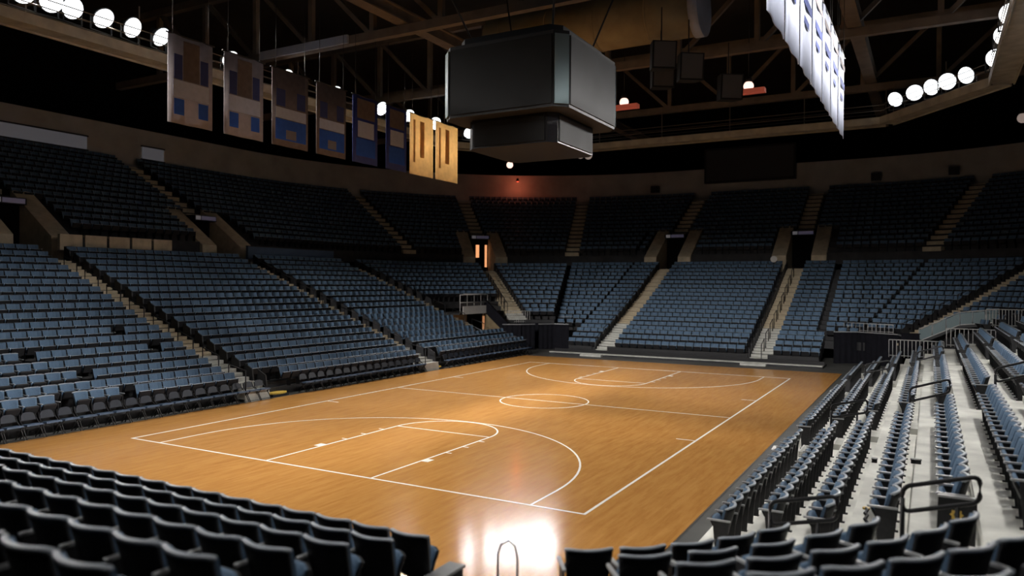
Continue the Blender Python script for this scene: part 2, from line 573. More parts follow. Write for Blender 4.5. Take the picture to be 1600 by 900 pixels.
for i, (r, zt) in enumerate(UPPER):
    r0 = UPPER[i - 1][0] + .1 if i else 18.0
    if r < 21.7:
        g = math.degrees(EW / r)
        for p_in, p_out in zip(upper_pieces(r0, g), upper_pieces(r + .1, g)):
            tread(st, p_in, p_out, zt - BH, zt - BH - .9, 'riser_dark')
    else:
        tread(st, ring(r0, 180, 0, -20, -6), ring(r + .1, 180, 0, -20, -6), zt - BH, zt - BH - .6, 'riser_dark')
# cross aisle between the tiers
st = tag(empty('cross_aisle'), 'walkway between the lower and the upper tier', None, None, 'structure')
tread(st, ring(16.25, 180, 109, -20), ring(18.05, 180, 109, -20), 6.0, 5.2, 'riser_dark')
tread(st, ring(17.75, 109, 8), ring(18.05, 109, 8), 6.1, 5.2, 'riser_dark')

# the wide wall band at the back of the upper tier
bw = tag(build(MB(), 'wall_upper', 'band'), 'brown concrete wall band behind the upper seats', None, None, 'structure')
pi_, po_ = ring(29.5, 180, 0, -25, -10), ring(30.0, 180, 0, -25, -10)
n = len(pi_)
mb = MB()
mb.add([(x, y, 12.6) for x, y in pi_] + [(x, y, 16.4) for x, y in pi_] + [(x, y, 16.4) for x, y in po_] + [(x, y, 12.6) for x, y in po_],
       [f for i in range(n - 1) for f in ((i, i + 1, n + i + 1, n + i), (n + i, n + i + 1, 2 * n + i + 1, 2 * n + i), (2 * n + i, 2 * n + i + 1, 3 * n + i + 1, 3 * n + i))])
bw.data = mb.mesh('wall_upper', 'band')


# ------------------------------------------------------------------ the arena chair
def curved_panel(mb, hw0, hw1, z0, z1, y0, y1, curve, th, nx, nz, rc=0.0, mf=0, mr=0, dome=0.0):
    """upright panel curved in plan (sides come forward); y0/y1 rear face at bottom/top, front face at +th"""
    def pt(i, j, front):
        u = -1 + 2 * i / nx
        v = j / nz
        hw = hw0 + (hw1 - hw0) * v
        z = z0 + (z1 - z0) * v
        x = hw * u
        if rc > 0 and v > 0.5:
            top = z1 - max(0.0, abs(u) - (1 - rc)) ** 2 / rc ** 2 * rc * hw1 * 0.55
            z = z0 + (top - z0) * v
        y = y0 + (y1 - y0) * v + curve * u * u
        if front:
            e = (1 - u * u) * 0.5 + 0.5
            y += th * (1 + dome * e * math.sin(PI * min(1, max(0, v))))
            x *= 0.985
        return (x, y, z)
    o = []
    for fr in (False, True):
        for j in range(nz + 1):
            for i in range(nx + 1):
                o.append(pt(i, j, fr))
    m = (nx + 1) * (nz + 1)
    def q(i, j, f):
        return f * m + j * (nx + 1) + i
    for f, mi in ((0, mr), (1, mf)):
        mb_f = []
        for j in range(nz):
            for i in range(nx):
                mb_f.append((q(i, j, f), q(i + 1, j, f), q(i + 1, j + 1, f), q(i, j + 1, f)))
        if f == 0:
            base = len(mb.v)
            mb.add(o, mb_f, mi, True)
        else:
            for ff in mb_f:
                mb.f.append(tuple(base + k for k in ff))
                mb.mi.append(mi)
                mb.sm.append(True)
    edge = []
    for i in range(nx):
        edge += [(q(i, 0, 0), q(i + 1, 0, 0), q(i + 1, 0, 1), q(i, 0, 1)), (q(i, nz, 0), q(i + 1, nz, 0), q(i + 1, nz, 1), q(i, nz, 1))]
    for j in range(nz):
        edge += [(q(0, j, 0), q(0, j + 1, 0), q(0, j + 1, 1), q(0, j, 1)), (q(nx, j, 0), q(nx, j + 1, 0), q(nx, j + 1, 1), q(nx, j, 1))]
    for ff in edge:
        mb.f.append(tuple(base + k for k in ff))
        mb.mi.append(mr)
        mb.sm.append(False)
    return [pt(i, nz, False) for i in range(nx + 1)]


CURVE = 0.085


def chair_meshes():
    d = {}
    mb = MB()
    top = curved_panel(mb, .215, .262, .34, .855, .13, 0.0, CURVE, .022, 12, 6, .07)
    d['backrest'] = mb.mesh('backrest', 'shell')
    mb = MB()
    curved_panel(mb, .205, .252, .42, .846, .136, .030, CURVE, .035, 10, 6, .07, dome=.6)
    d['back_cushion'] = mb.mesh('back_cushion', 'fabric')
    mb = MB()
    m_ = len(top)
    cs = [(-.006, -.012), (-.006, .010), (.004, .016), (.034, .016), (.042, .010), (.042, -.012)]
    vs_ = [(x, y + a, z + b) for x, y, z in top for a, b in cs]
    fs_ = [(i * 6 + k, i * 6 + (k + 1) % 6, (i + 1) * 6 + (k + 1) % 6, (i + 1) * 6 + k) for i in range(m_ - 1) for k in range(6)]
    mb.add(vs_, fs_ + [(0, 1, 2, 3, 4, 5), tuple((m_ - 1) * 6 + k for k in (5, 4, 3, 2, 1, 0))], 0, True)
    d['top_rim'] = mb.mesh('top_rim', 'rim')
    # tip-up seat, folded: pan faces the court, cushion faces the backrest
    mb = MB()
    curved_panel(mb, .205, .225, .36, .635, .285, .395, -.03, .022, 8, 4, .30)
    d['seat'] = mb.mesh('seat', 'shell')
    mb = MB()
    curved_panel(mb, .195, .212, .385, .645, .245, .350, -.03, .040, 8, 4, .30, dome=-.2)
    d['seat_cushion'] = mb.mesh('seat_cushion', 'fabric')
    mb = MB()
    mb.box(-.298, -.258, .03, .41, .635, .662)
    mb.cyl((-.278, .41, .635), (-.278, .41, .662), .02, n=10)
    d['armrest'] = mb.mesh('armrest', 'arm')
    mb = MB()
    mb.add([(-.288, .10, 0), (-.288, .28, 0), (-.288, .33, .635), (-.288, .05, .635), (-.268, .10, 0), (-.268, .28, 0), (-.268, .33, .635), (-.268, .05, .635)],
           [(0, 1, 2, 3), (7, 6, 5, 4), (0, 4, 5, 1), (1, 5, 6, 2), (2, 6, 7, 3), (3, 7, 4, 0)])
    mb.box(-.31, -.245, .06, .32, 0, .02)
    d['leg'] = mb.mesh('leg', 'iron')
    return d


CH = chair_meshes()


def place_chair(x, y, z, rz, label, group):
    t = tag(empty('arena_chair', (x, y, z), rz), label, 'chair', group)
    b = link('backrest', CH['backrest'], t)
    link('back_cushion', CH['back_cushion'], b)
    link('top_rim', CH['top_rim'], b)
    s = link('seat', CH['seat'], t)
    link('seat_cushion', CH['seat_cushion'], s)
    link('armrest', CH['armrest'], t)
    link('leg', CH['leg'], t)
    return t


# low template for the thousands behind, as vertex / quad arrays
def low_chair(down=False):
    mb = MB()     # materials: 0 fabric, 1 shell, 2 rim, 3 arm
    curved_panel(mb, .235, .262, .40, .855, .12, 0.0, CURVE, .055, 4, 1, .0, 0, 1)
    vs = [(x, y - .004, .850) for x, y in ((-.262, .075), (-.13, .019), (.13, .019), (.262, .075))] + [(x, y, .866) for x, y in ((-.262, .075), (-.13, .019), (.13, .019), (.262, .075))]
    mb.add(vs, [(0, 1, 5, 4), (1, 2, 6, 5), (2, 3, 7, 6)], 2)
    vs2 = [(-.262, .135, .866), (-.13, .08, .866), (.13, .08, .866), (.262, .135, .866)]
    mb.add([vs[4], vs[5], vs[6], vs[7]] + vs2, [(0, 1, 5, 4), (1, 2, 6, 5), (2, 3, 7, 6)], 2)
    if not down:
        a = [(-.22, .305, .36), (.22, .305, .36), (.22, .415, .63), (-.22, .415, .63), (-.22, .245, .38), (.22, .245, .38), (.22, .355, .645), (-.22, .355, .645)]
        mb.add(a, [(0, 1, 2, 3), (0, 3, 7, 4), (1, 5, 6, 2), (0, 4, 5, 1)], 1)
        mb.add(a, [(4, 5, 6, 7)], 0)
        mb.add(a, [(3, 2, 6, 7)], 2)
    else:
        mb.add([(-.23, .12, .40), (.23, .12, .40), (.23, .52, .44), (-.23, .52, .44), (-.23, .12, .47), (.23, .12, .47), (.23, .50, .50), (-.23, .50, .50)],
               [(4, 5, 6, 7), (2, 3, 7, 6), (3, 0, 4, 7), (1, 2, 6, 5)], 0)
    mb.add([(-.296, .03, .662), (-.260, .03, .662), (-.260, .42, .662), (-.296, .42, .662), (-.296, .42, .63), (-.260, .42, .63)], [(0, 1, 2, 3), (3, 2, 5, 4)], 3)
    mb.add([(-.278, .08, 0), (-.278, .30, 0), (-.278, .36, .64), (-.278, .05, .64)], [(0, 1, 2, 3)], 1)
    return mb


# ------------------------------------------------------------------ seat positions
PITCH_L, PITCH_R, PITCH_N = .555, .555, .57
seats = []       # (x, y, z, rz, down, section, row, number, upper)


def straight(section, row, z, fixed, along, lo, hi, pitch, heading, number_from_hi=True, down=False, upper=False, skip=()):
    n = int((hi - lo) / pitch + 1e-6)
    for k in range(n):
        c = hi - pitch * (k + .5) if number_from_hi else lo + pitch * (k + .5)
        if k in skip:
            continue
        x, y = (fixed, c) if along == 'y' else (c, fixed)
        seats.append((x, y, z, math.atan2(-heading[0], heading[1]), down, section, row, k + 1, upper))


def arc_row(section, row, z, cx, cy, r, a0, a1, pitch, upper=False):
    """chairs on an arc from a0 to a1 degrees (a0 < a1), facing the centre"""
    span = math.radians(a1 - a0) * r
    n = int(span / pitch + 1e-6)
    if n < 1:
        return
    st_ = math.radians(a1 - a0) / n
    for k in range(n):
        a = math.radians(a0) + st_ * (k + .5)
        seats.append((cx + r * math.cos(a), cy + r * math.sin(a), z, math.atan2(math.cos(a), -math.sin(a)), False, section, row, k + 1, upper))


for i, (r, zt) in enumerate(LEFT):
    z = zt - BH
    x = XL - r
    sk = {0: (8, 12), 2: (9,), 3: (), 4: (11, 2), 6: (3,)}.get(i, ())
    straight('left near', i, z, x, 'y', -6.5, AISLE_L[0][0], PITCH_L, (1, 0), True, skip=sk)
    straight('left middle', i, z, x, 'y', AISLE_L[0][1] + (.0 if i else 1.0), AISLE_L[1][0], PITCH_L, (1, 0), False)
    hi = AISLE_L[2][0] if r > 4 else 31.6
    straight('left far', i, z, x, 'y', AISLE_L[1][1] + (.6 if i == 0 else 0), hi, PITCH_L, (1, 0), False, down=3 <= i <= 7)
    if r > 9.5:
        straight('left corner', i, z, x, 'y', AISLE_L[2][1], 31.0, .5, (1, 0), False)
        g = math.degrees(.70 / r)
        arc_row('left corner', i, z, XL, YF, r, 135 + g, 179.5, PITCH_L)
    if r > 6.5:
        g = math.degrees(.70 / r)
        s_ = math.degrees(.06 / r)
        arc_row('far left corner', i, z, XL, YF, r, 109 + s_, 135 - g, PITCH_L)
for i, (r, zt) in enumerate(FAR):
    z = zt - BH
    y = YF + r
    if r > 6.5:
        arc_row('far left end', i, z, XL, YF, r, 90, 108.6 - math.degrees(.06 / r), PITCH_L)
        arc_row('far right end', i, z, XR, YF, r, 71.4 + math.degrees(.06 / r), 90, PITCH_L)
        straight('far end left', i, z, y, 'x', XL, AISLE_F[0][0], PITCH_L, (0, -1))
        straight('far end right', i, z, y, 'x', AISLE_F[1][1], XR, PITCH_L, (0, -1), False)
    else:
        straight('far end left', i, z, y, 'x', -9.0, AISLE_F[0][0], PITCH_L, (0, -1))
        straight('far end right', i, z, y, 'x', AISLE_F[1][1], 8.2, PITCH_L, (0, -1), False)
    straight('far end middle', i, z, y, 'x', AISLE_F[0][1], AISLE_F[1][0], PITCH_L, (0, -1), False)
    if r > 7:
        g = math.degrees(.70 / r)
        arc_row('far right corner', i, z, XR, YF, r, 46 + g, 71 - math.degrees(.06 / r), PITCH_L)
    if r > 8.5:
        arc_row('far right corner', i, z, XR, YF, r, 12, 46 - math.degrees(.70 / r), PITCH_L)
for i, (r, zt) in enumerate(RIGHT):
    z = zt - BH
    x = XR + r
    near_end = -1.6 if i < 2 else -2.7
    straight('right near', i, z, x, 'y', near_end, AISLE_R[0][0], PITCH_R, (-1, 0), False)
    straight('right middle', i, z, x, 'y', AISLE_R[0][1], AISLE_R[1][0], PITCH_R, (-1, 0), False)
    straight('right far', i, z, x, 'y', AISLE_R[1][1], 27.5 if i < 5 else 29.0, PITCH_R, (-1, 0), False)
for i, (r, zt) in enumerate(NEAR):
    straight('near', i, zt - BH, YN - r, 'x', -8.0, 9.12 + .16 * i, PITCH_N, (0, 1), True)
for i, (r, zt) in enumerate(CORNER):
    a0 = (-59.6, -56, -53.5, -52, -51)[i]
    arc_row('corner', i, zt - BH, XR, YN, r, a0, (-25, -22, -21.5, -21.5, -21.5)[i], .60)
for i, (r, zt) in enumerate(UPPER):
    z = zt - BH
    vom = r < 21.7           # the entrances break the first rows of the upper tier
    hw = 2.15 if vom else .7
    g = math.degrees(hw / r)
    ys = [-4.0] + [c for a in (7.35, 19.8) for c in (a - hw, a + hw)] + [31.0]
    for k in range(0, 6, 2):
        straight('upper left', i, z, XL - r, 'y', ys[k], ys[k + 1], .57, (1, 0), upper=True)
    s_ = math.degrees(.65 / r)
    arc_row('upper', i, z, XL, YF, r, 157 + s_, 180, .57, True)
    arc_row('upper', i, z, XL, YF, r, 134 + g, 157 - s_, .57, True)
    arc_row('upper', i, z, XL, YF, r, 108.5 + s_, 134 - g, .57, True)
    arc_row('upper', i, z, XL, YF, r, 90, 108.5 - s_, .57, True)
    for a, b in ((XL, -6.0 - hw), (-6.0 + hw, 4.75 - hw), (4.75 + hw, XR)):
        straight('upper far', i, z, YF + r, 'x', a, b, .57, (0, -1), upper=True)
    arc_row('upper', i, z, XR, YF, r, 70.5 + s_, 90, .57, True)
    arc_row('upper', i, z, XR, YF, r, 46, 70.5 - s_, .57, True)
    arc_row('upper', i, z, XR, YF, r, 22, 46 - s_, .57, True)

# the 300 chairs that show largest become objects of their own
cand = []
for idx, s in enumerate(seats):
    if s[8]:
        continue
    p = project((s[0], s[1], s[2] + .85))
    if p is None or not (-20 < p[0] < 1640 and 300 < p[1] < 960):
        continue
    cand.append((p[2], idx))
cand.sort()
solo = {i for _, i in cand[:300]}
WHERE = {
    'near': ('black-backed chair, {r} row of the near left stand, {n} from the aisle', 'black-backed chairs of the near stand'),
    'corner': ('black-backed chair, {r} row of the near right corner, {n} from the court side', 'black-backed chairs of the near corner'),
    'right near': ('blue tip-up chair, right stand, {r} row from court, {n} beyond the near aisle', 'blue chairs of the right stand, near block'),
    'right middle': ('blue tip-up chair, right stand, {r} row from court, {n} beyond the second aisle', 'blue chairs of the right stand, middle block'),
    'right far': ('blue tip-up chair, right stand, {r} row from court, {n} beyond the third aisle', 'blue chairs of the right stand, far block'),
    'left near': ('blue chair, left stand, {r} row up, {n} chair left of the first aisle stairs', 'blue chairs of the left stand, near block'),
    'left middle': ('blue chair, left stand, {r} row up, {n} chair right of the first aisle stairs', 'blue chairs of the left stand, middle block'),
    'left far': ('blue chair, left stand, {r} row up, {n} chair right of the second aisle stairs', 'blue chairs of the left stand, far block'),
}
for i in sorted(solo):
    s = seats[i]
    lab, grp = WHERE[s[5]]
    place_chair(s[0], s[1], s[2], s[3], lab.format(r=ordinal(s[6] + 1), n=ordinal(s[7])), grp)

tmpl = {False: low_chair(False), True: low_chair(True)}
V, F, MI = [], [], []
off = 0
for dn in (False, True):
    T = tmpl[dn]
    tv = np.array(T.v)
    sel = [s for i, s in enumerate(seats) if i not in solo and s[4] == dn]
    if not sel:
        continue
    for s in sel:
        c, sn = math.cos(s[3]), math.sin(s[3])
        q = tv @ np.array([[c, sn, 0], [-sn, c, 0], [0, 0, 1]])
        V.append(q + np.array(s[:3]))
        F += [tuple(k + off for k in f) for f in T.f]
        MI += T.mi
        off += len(tv)
me = bpy.data.meshes.new('arena_chairs')
me.from_pydata(np.concatenate(V).tolist(), [], F)
for k in ('fabric', 'shell', 'rim', 'arm'):
    me.materials.append(M[k])
me.polygons.foreach_set('material_index', MI)
me.update()
tag(link('arena_seating', me), 'rows of small blue tip-up chairs filling the rest of the bowl', 'seating', None, 'stuff')


# ------------------------------------------------------------------ aisle stairs
def stairs(label, pos, rows, width, nsub=2, pale_below=-1):
    """pos(r) -> (x, y, direction outwards); rows = list of (r, floor z)"""
    t = tag(empty('aisle_stairs', (*pos(rows[0][0])[:2], 0)), label, 'stairs', 'aisle stairs of the bowl')
    t.location = (0, 0, 0)
    cache = {}
    for i in range(len(rows) - 1):
        (r0, z0), (r1, z1) = rows[i], rows[i + 1]
        for s in range(nsub):
            ra = r0 + (r1 - r0) * s / nsub
            dr = (r1 - r0) / nsub
            z = z0 + (z1 - z0) * (s + .5) / nsub
            x, y, d = pos(ra)
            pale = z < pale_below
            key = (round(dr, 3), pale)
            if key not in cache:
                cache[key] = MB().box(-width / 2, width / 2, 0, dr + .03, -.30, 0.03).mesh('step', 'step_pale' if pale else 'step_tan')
            link('step', cache[key], t, (x, y, z + .03), math.atan2(-d[0], d[1]))
    return t


def pos_left(yc):
    return lambda r: (XL - r, yc, (-1, 0))


def pos_far(xc):
    return lambda r: (xc, YF + r, (0, 1))


def pos_ang(a, cx, cy=YF):
    c, s = math.cos(math.radians(a)), math.sin(math.radians(a))
    return lambda r: (cx + r * c, cy + r * s, (c, s))


ROWS_L = [(LEFT[0][0] - .75, 0.0)] + [(r - .7, z - BH) for r, z in LEFT] + [(16.4, LEFT[-1][1] - BH + .1)]
ROWS_F = [(FAR[0][0] - 1.2, 0.0)] + [(r - .6, z - BH) for r, z in FAR] + [(18.0, 6.2)]
ROWS_U = [(r - .65, z - BH) for r, z in UPPER if r > 21.3] + [(29.3, 13.3)]
ROWS_U0 = [(r - .65, z - BH) for r, z in UPPER] + [(29.3, 13.3)]
stairs('tan aisle stairs of the left stand beside the nearest blue block', pos_left(7.37), ROWS_L, 1.3, 2, 1.6)
stairs('second tan aisle stairs along the left stand with black handrail', pos_left(19.8), ROWS_L, 1.3, 2, 1.2)
stairs('third aisle stairs of the left stand next to the press platform', pos_left(29.9), [q for q in ROWS_L if q[0] > 5], 1.15, 2, 0)
stairs('corner aisle stairs above the black curtain at the far left', pos_ang(135, XL), [q for q in ROWS_L if q[0] > 5.8], 1.35, 2, 2.6)
stairs('far end aisle stairs left of the wide middle block', pos_far(-5.97), ROWS_F, 1.3, 2, 1.9)
stairs('far end aisle stairs right of the wide middle block', pos_far(4.62), ROWS_F, 1.3, 2, 1.9)
stairs('corner aisle stairs rising to the right behind the ramp railing', pos_ang(46, XR), [q for q in ROWS_F if q[0] > 6.2], 1.35, 2, 1.0)
for lab, p, rows in (
        ('dark upper aisle stairs above the left stand near the long parapet', pos_left(7.35), ROWS_U),
        ('dark upper aisle stairs above the blue covered parapet', pos_left(19.8), ROWS_U),
        ('upper aisle stairs slanting down to the far left corner seats', pos_ang(157, XL), ROWS_U0),
        ('upper aisle stairs above the warmly lit corner entrance', pos_ang(134, XL), ROWS_U),
        ('upper aisle stairs at the far left without an entrance below', pos_ang(108.5, XL), ROWS_U0),
        ('upper aisle stairs above the left entrance of the far end', pos_far(-6.0), ROWS_U),
        ('upper aisle stairs above the right entrance of the far end', pos_far(4.75), ROWS_U),
        ('upper aisle stairs at the far right corner of the upper tier', pos_ang(70.5, XR), ROWS_U0)):
    stairs(lab, p, rows, 1.25, 1, -1)


# steps in the aisles of the right stand: pale blocks on the treads
def step_block(x, y, z, label):
    t = tag(empty('aisle_step', (x, y, z)), label, 'step', 'pale aisle steps of the right stand')
    build(MB().box(-.16, .16, -.48, .48, 0, .15), 'block', 'step_pale', t)
    build(MB().box(-.165, -.12, -.485, .485, .15, .156), 'nosing', 'white', t)
    return t


for ai, (yc, nm) in enumerate(((7.62, 'second'), (19.75, 'third'))):
    for i in range(1, 9):
        step_block(XR + RIGHT[i - 1][0] + .1 - .14, yc, RIGHT[i - 1][1] - BH, 'pale step block in the {} aisle of the right stand, {} from the court'.format(nm, ordinal(i)))


# ------------------------------------------------------------------ entrances of the upper tier
def entrance(label, pos, sign_label, glow=None, ang=0):
    x, y, d = pos(17.2)
    rz = math.atan2(-d[0], d[1])
    t = tag(empty('tier_entrance', (x, y, 0), rz), label, 'entrance', 'entrances of the upper tier')
    for s in (-1, 1):
        # sloping parapet wall; local y runs outwards, x across
        a, b = (.95, 2.05) if s > 0 else (-2.05, -.95)
        zb, z0, z1 = 5.3, 7.25, 9.95
        mb = MB().add([(a, .45, zb), (b, .45, zb), (b, 4.55, zb), (a, 4.55, zb), (a, .55, z0), (b, .55, z0), (b, 4.55, z1), (a, 4.55, z1)],
                      [(0, 3, 2, 1), (4, 5, 6, 7), (0, 1, 5, 4), (1, 2, 6, 5), (2, 3, 7, 6), (3, 0, 4, 7)])
        build(mb, 'side_wall', 'parapet', t)
    build(MB().box(-.95, .95, 3.6, 3.75, 5.5, 9.0), 'doorway', 'void', t)
    build(MB().box(-.95, .95, 2.9, 4.6, 9.0, 9.35), 'lintel', 'void', t)
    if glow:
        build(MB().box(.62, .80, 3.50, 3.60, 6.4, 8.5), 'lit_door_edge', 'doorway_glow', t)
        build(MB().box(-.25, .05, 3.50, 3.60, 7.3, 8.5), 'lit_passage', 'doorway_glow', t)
    sg = tag(empty('section_sign', (x + d[0] * 2.8, y + d[1] * 2.8, 9.0), rz), sign_label, 'sign', 'lit section signs over the entrances')
    build(MB().box(-.85, .85, -.02, .06, 0, .36), 'box', 'iron', sg)
    build(MB().box(-.35, .80, -.04, -.02, .05, .31), 'panel', 'sign_glow', sg)
    build(MB().box(-.80, -.42, -.04, -.02, .05, .31), 'number_plate', 'sign_pale', sg)
    return t


entrance('left stand entrance with tan walls at the picture edge', pos_left(7.35), 'lit section sign over the entrance at the left picture edge')
entrance('left stand entrance with tan sloping walls beside the blue parapet', pos_left(19.8), 'lit section sign over the left stand entrance beside the blue parapet')
entrance('corner entrance with a warm orange glow inside', pos_ang(134, XL), 'lit section sign over the warmly glowing corner entrance', True)
entrance('black far end entrance left of centre with tan walls', pos_far(-6.0), 'purple lit sign over the left far end entrance')
entrance('black far end entrance with tan walls at the right', pos_far(4.75), 'purple lit sign over the right far end entrance')
x, y, d = pos_left(28.9)(17.2)

# parapets at the back of the lower left stand
pp = tag(empty('parapet_wall', (XL - 16.9, 11.5, 6.2)), 'low tan parapet of panels behind the left stand', 'wall')
for k in range(5):
    y0 = -3.3 + k * 1.36
    build(MB().box(-.1, .1, y0, y0 + 1.2, 0.3, 1.15), 'panel', 'parapet', pp)
    build(MB().box(-.06, .06, y0 + 1.2, y0 + 1.36, 0.3, 1.05), 'post', 'iron', pp)
bp_ = tag(empty('covered_parapet', (XL - 16.8, 24.7, 6.2)), 'parapet covered in dark blue cloth behind the far left block', 'wall')
build(MB().box(-.1, .1, -4.2, 4.0, .2, 1.05), 'cover', 'tarp_blue', bp_)
build(MB().box(-.13, .13, -4.2, 4.0, 1.05, 1.1), 'top_rail', 'iron', bp_)


# ------------------------------------------------------------------ rails at the aisles
def stair_rail(label, pos, rows, side, step=2, m='black_metal', hi=.95):
    """posts with short sloping rails on one side of an aisle"""
    t = tag(empty('handrail', (0, 0, 0)), label, 'railing', 'handrails along the aisles')
    for i in range(0, len(rows) - 1, step):
        r0, z0 = rows[i]
        j = min(i + 1, len(rows) - 1)
        r1, z1 = rows[j]
        def at(r, z, h):
            x, y, d = pos(r)
            return (x - d[1] * side, y + d[0] * side, z + h)
        build(MB().tube([at(r0, z0, 0), at(r0, z0, hi)], .026, 6), 'post', m, t)
        build(MB().tube([at(r0, z0, hi), at(r1 + .2, z1, hi), at(r1 + .2, z1, .12)], .026, 6), 'rail', m, t)
    return t


stair_rail('black handrail of the first left aisle with short sloping rails', pos_left(7.37), ROWS_L[1:17], .60)
stair_rail('black handrail of the second left aisle with short sloping rails', pos_left(19.8), ROWS_L[1:17], .60)
stair_rail('black handrail of the third left aisle by the press platform', pos_left(29.9), ROWS_L[4:16], .5)
stair_rail('black handrail of the far left corner aisle', pos_ang(135, XL), ROWS_L[8:17], .60, 1)
stair_rail('black handrail of the far end aisle left of the middle block', pos_far(-5.97), ROWS_F[1:19], .60)
stair_rail('black handrail of the far end aisle right of the middle block', pos_far(4.62), ROWS_F[1:19], -.05)
stair_rail('black handrail of the corner aisle at the far right', pos_ang(46, XR), ROWS_F[6:18], .60)


# black end panels of the rows on the far side of the left aisles (one per row)
def end_panels(where, pos, rows, side, first=1):
    for k, (r, z) in enumerate(rows):
        x, y, d = pos(r)
        rz = math.atan2(-d[0], d[1])
        tag(link('row_end_divider', PANEL, None, (x - d[1] * side, y + d[0] * side, z), rz),
            'black end board of the {} row, {}'.format(ordinal(k + first), where), 'divider', 'row end boards along the aisles')


PANEL = MB().add([(-.03, -.50, .05), (.03, -.50, .05), (.03, .05, .05), (-.03, .05, .05), (-.03, -.42, .62), (.03, -.42, .62), (.03, .05, .86), (-.03, .05, .86)],
                 [(0, 3, 2, 1), (4, 5, 6, 7), (0, 1, 5, 4), (1, 2, 6, 5), (2, 3, 7, 6), (3, 0, 4, 7)]).mesh('panel', 'shell')
end_panels('far side of the first left aisle', pos_left(7.37), [(r, z - BH) for r, z in LEFT], -.72)
end_panels('far side of the second left aisle', pos_left(19.8), [(r, z - BH) for r, z in LEFT], -.70)
end_panels('far side of the third left aisle', pos_left(29.9), [(r, z - BH) for r, z in LEFT if r > 9], -.62)
end_panels('right of the far left corner aisle', pos_ang(135, XL), [(r, z - BH) for r, z in LEFT if r > 6.5], -.72)
end_panels('beside the left aisle of the far end', pos_far(-5.97), [(r, z - BH) for r, z in FAR], .72)
end_panels('beside the right aisle of the far end', pos_far(4.62), [(r, z - BH) for r, z in FAR], .72)
end_panels('beside the far right corner aisle', pos_ang(46, XR), [(r, z - BH) for r, z in FAR if r > 7], .72)


def loop_rail(label, x0, x1, y, z0, rise, post_low, hgt=.34):
    """closed handrail loop over an aisle of the right stand, on two posts"""
    t = tag(empty('loop_handrail', (x0, y, 0)), label, 'railing', 'loop handrails of the right stand')
    w_ = x1 - x0
    c = .09
    pts = []
    for (px, pz, a0) in ((w_ - c, -c, 90), (w_ - c, -hgt + c, 0), (c, -hgt + c, -90), (c, -c, 180)):
        for k in range(5):
            a = math.radians(a0 - 22.5 * k)
            qx, qz = px + c * math.cos(a), pz + c * math.sin(a)
            pts.append((qx, 0, z0 + qz + rise * qx / w_))
    build(MB().tube(pts, .03, 8, True), 'loop', 'black_metal', t)
    build(MB().tube([(0.0, 0, post_low), (0.0, 0, z0 - .15)], .03, 8), 'post', 'black_metal', t)
    xm = w_ * .72
    build(MB().tube([(xm, 0, post_low + rise * .72), (xm, 0, z0 - hgt + rise * xm / w_)], .028, 8), 'post', 'black_metal', t)
    build(MB().cyl((0, 0, post_low), (0, 0, post_low + .015), .07, n=12), 'base_plate', 'black_metal', t)
    return t


loop_rail('large black loop handrail in the near aisle of the right stand', 13.67, 14.55, -3.3, 2.22, .25, 1.10)
loop_rail('black loop handrail over the first rows beside the near corner', 11.92, 12.84, -3.0, 1.68, .22, .5)
loop_rail('black loop handrail in the second right aisle, higher of the pair', 13.52, 14.42, 7.6, 2.22, .30, 1.10)
loop_rail('black loop handrail in the second right aisle, lower of the pair', 11.62, 12.52, 7.6, 1.62, .22, .5)
loop_rail('black loop handrail in the third right aisle, lower of the pair', 11.62, 12.52, 19.75, 1.62, .22, .5)
loop_rail('black loop handrail in the third right aisle, higher of the pair', 13.52, 14.42, 19.75, 2.22, .30, 1.10)
loop_rail('black loop handrail among the upper rows of the right stand', 15.4, 16.3, 7.6, 2.85, .30, 1.7)

# end standard with emblem at the near end of the fifth row of the right stand
es = tag(empty('row_end_divider', (XR + RIGHT[4][0] - .2, -2.76, RIGHT[4][1] - BH)), 'black row end board with a small gold emblem beside the loop handrail', 'divider')
es_p = build(MB().add([(-.22, -.02, 0), (.24, -.02, 0), (.26, -.02, .62), (-.20, -.02, .62), (-.22, .02, 0), (.24, .02, 0), (.26, .02, .62), (-.20, .02, .62)],
               [(0, 1, 2, 3), (7, 6, 5, 4), (0, 4, 5, 1), (1, 5, 6, 2), (2, 6, 7, 3), (3, 7, 4, 0)]), 'panel', 'shell', es)
es_a = build(MB().box(-.2, .26, -.03, .03, .62, .65), 'armrest', 'arm', es)
emb = MB()
pl = []
for k in range(16):
    a = 2 * PI * k / 16
    rr = .085 if k % 2 == 0 else .062
    pl.append((rr * math.cos(a), rr * math.sin(a)))
vs = [(.02 + px, -.024, .40 + pz) for px, pz in pl] + [(.02 + px * .45, -.024, .40 + pz * .45) for px, pz in pl]
emb.add(vs, [(k, (k + 1) % 16, 16 + (k + 1) % 16, 16 + k) for k in range(16)])
build(emb, 'emblem', 'gold', es)

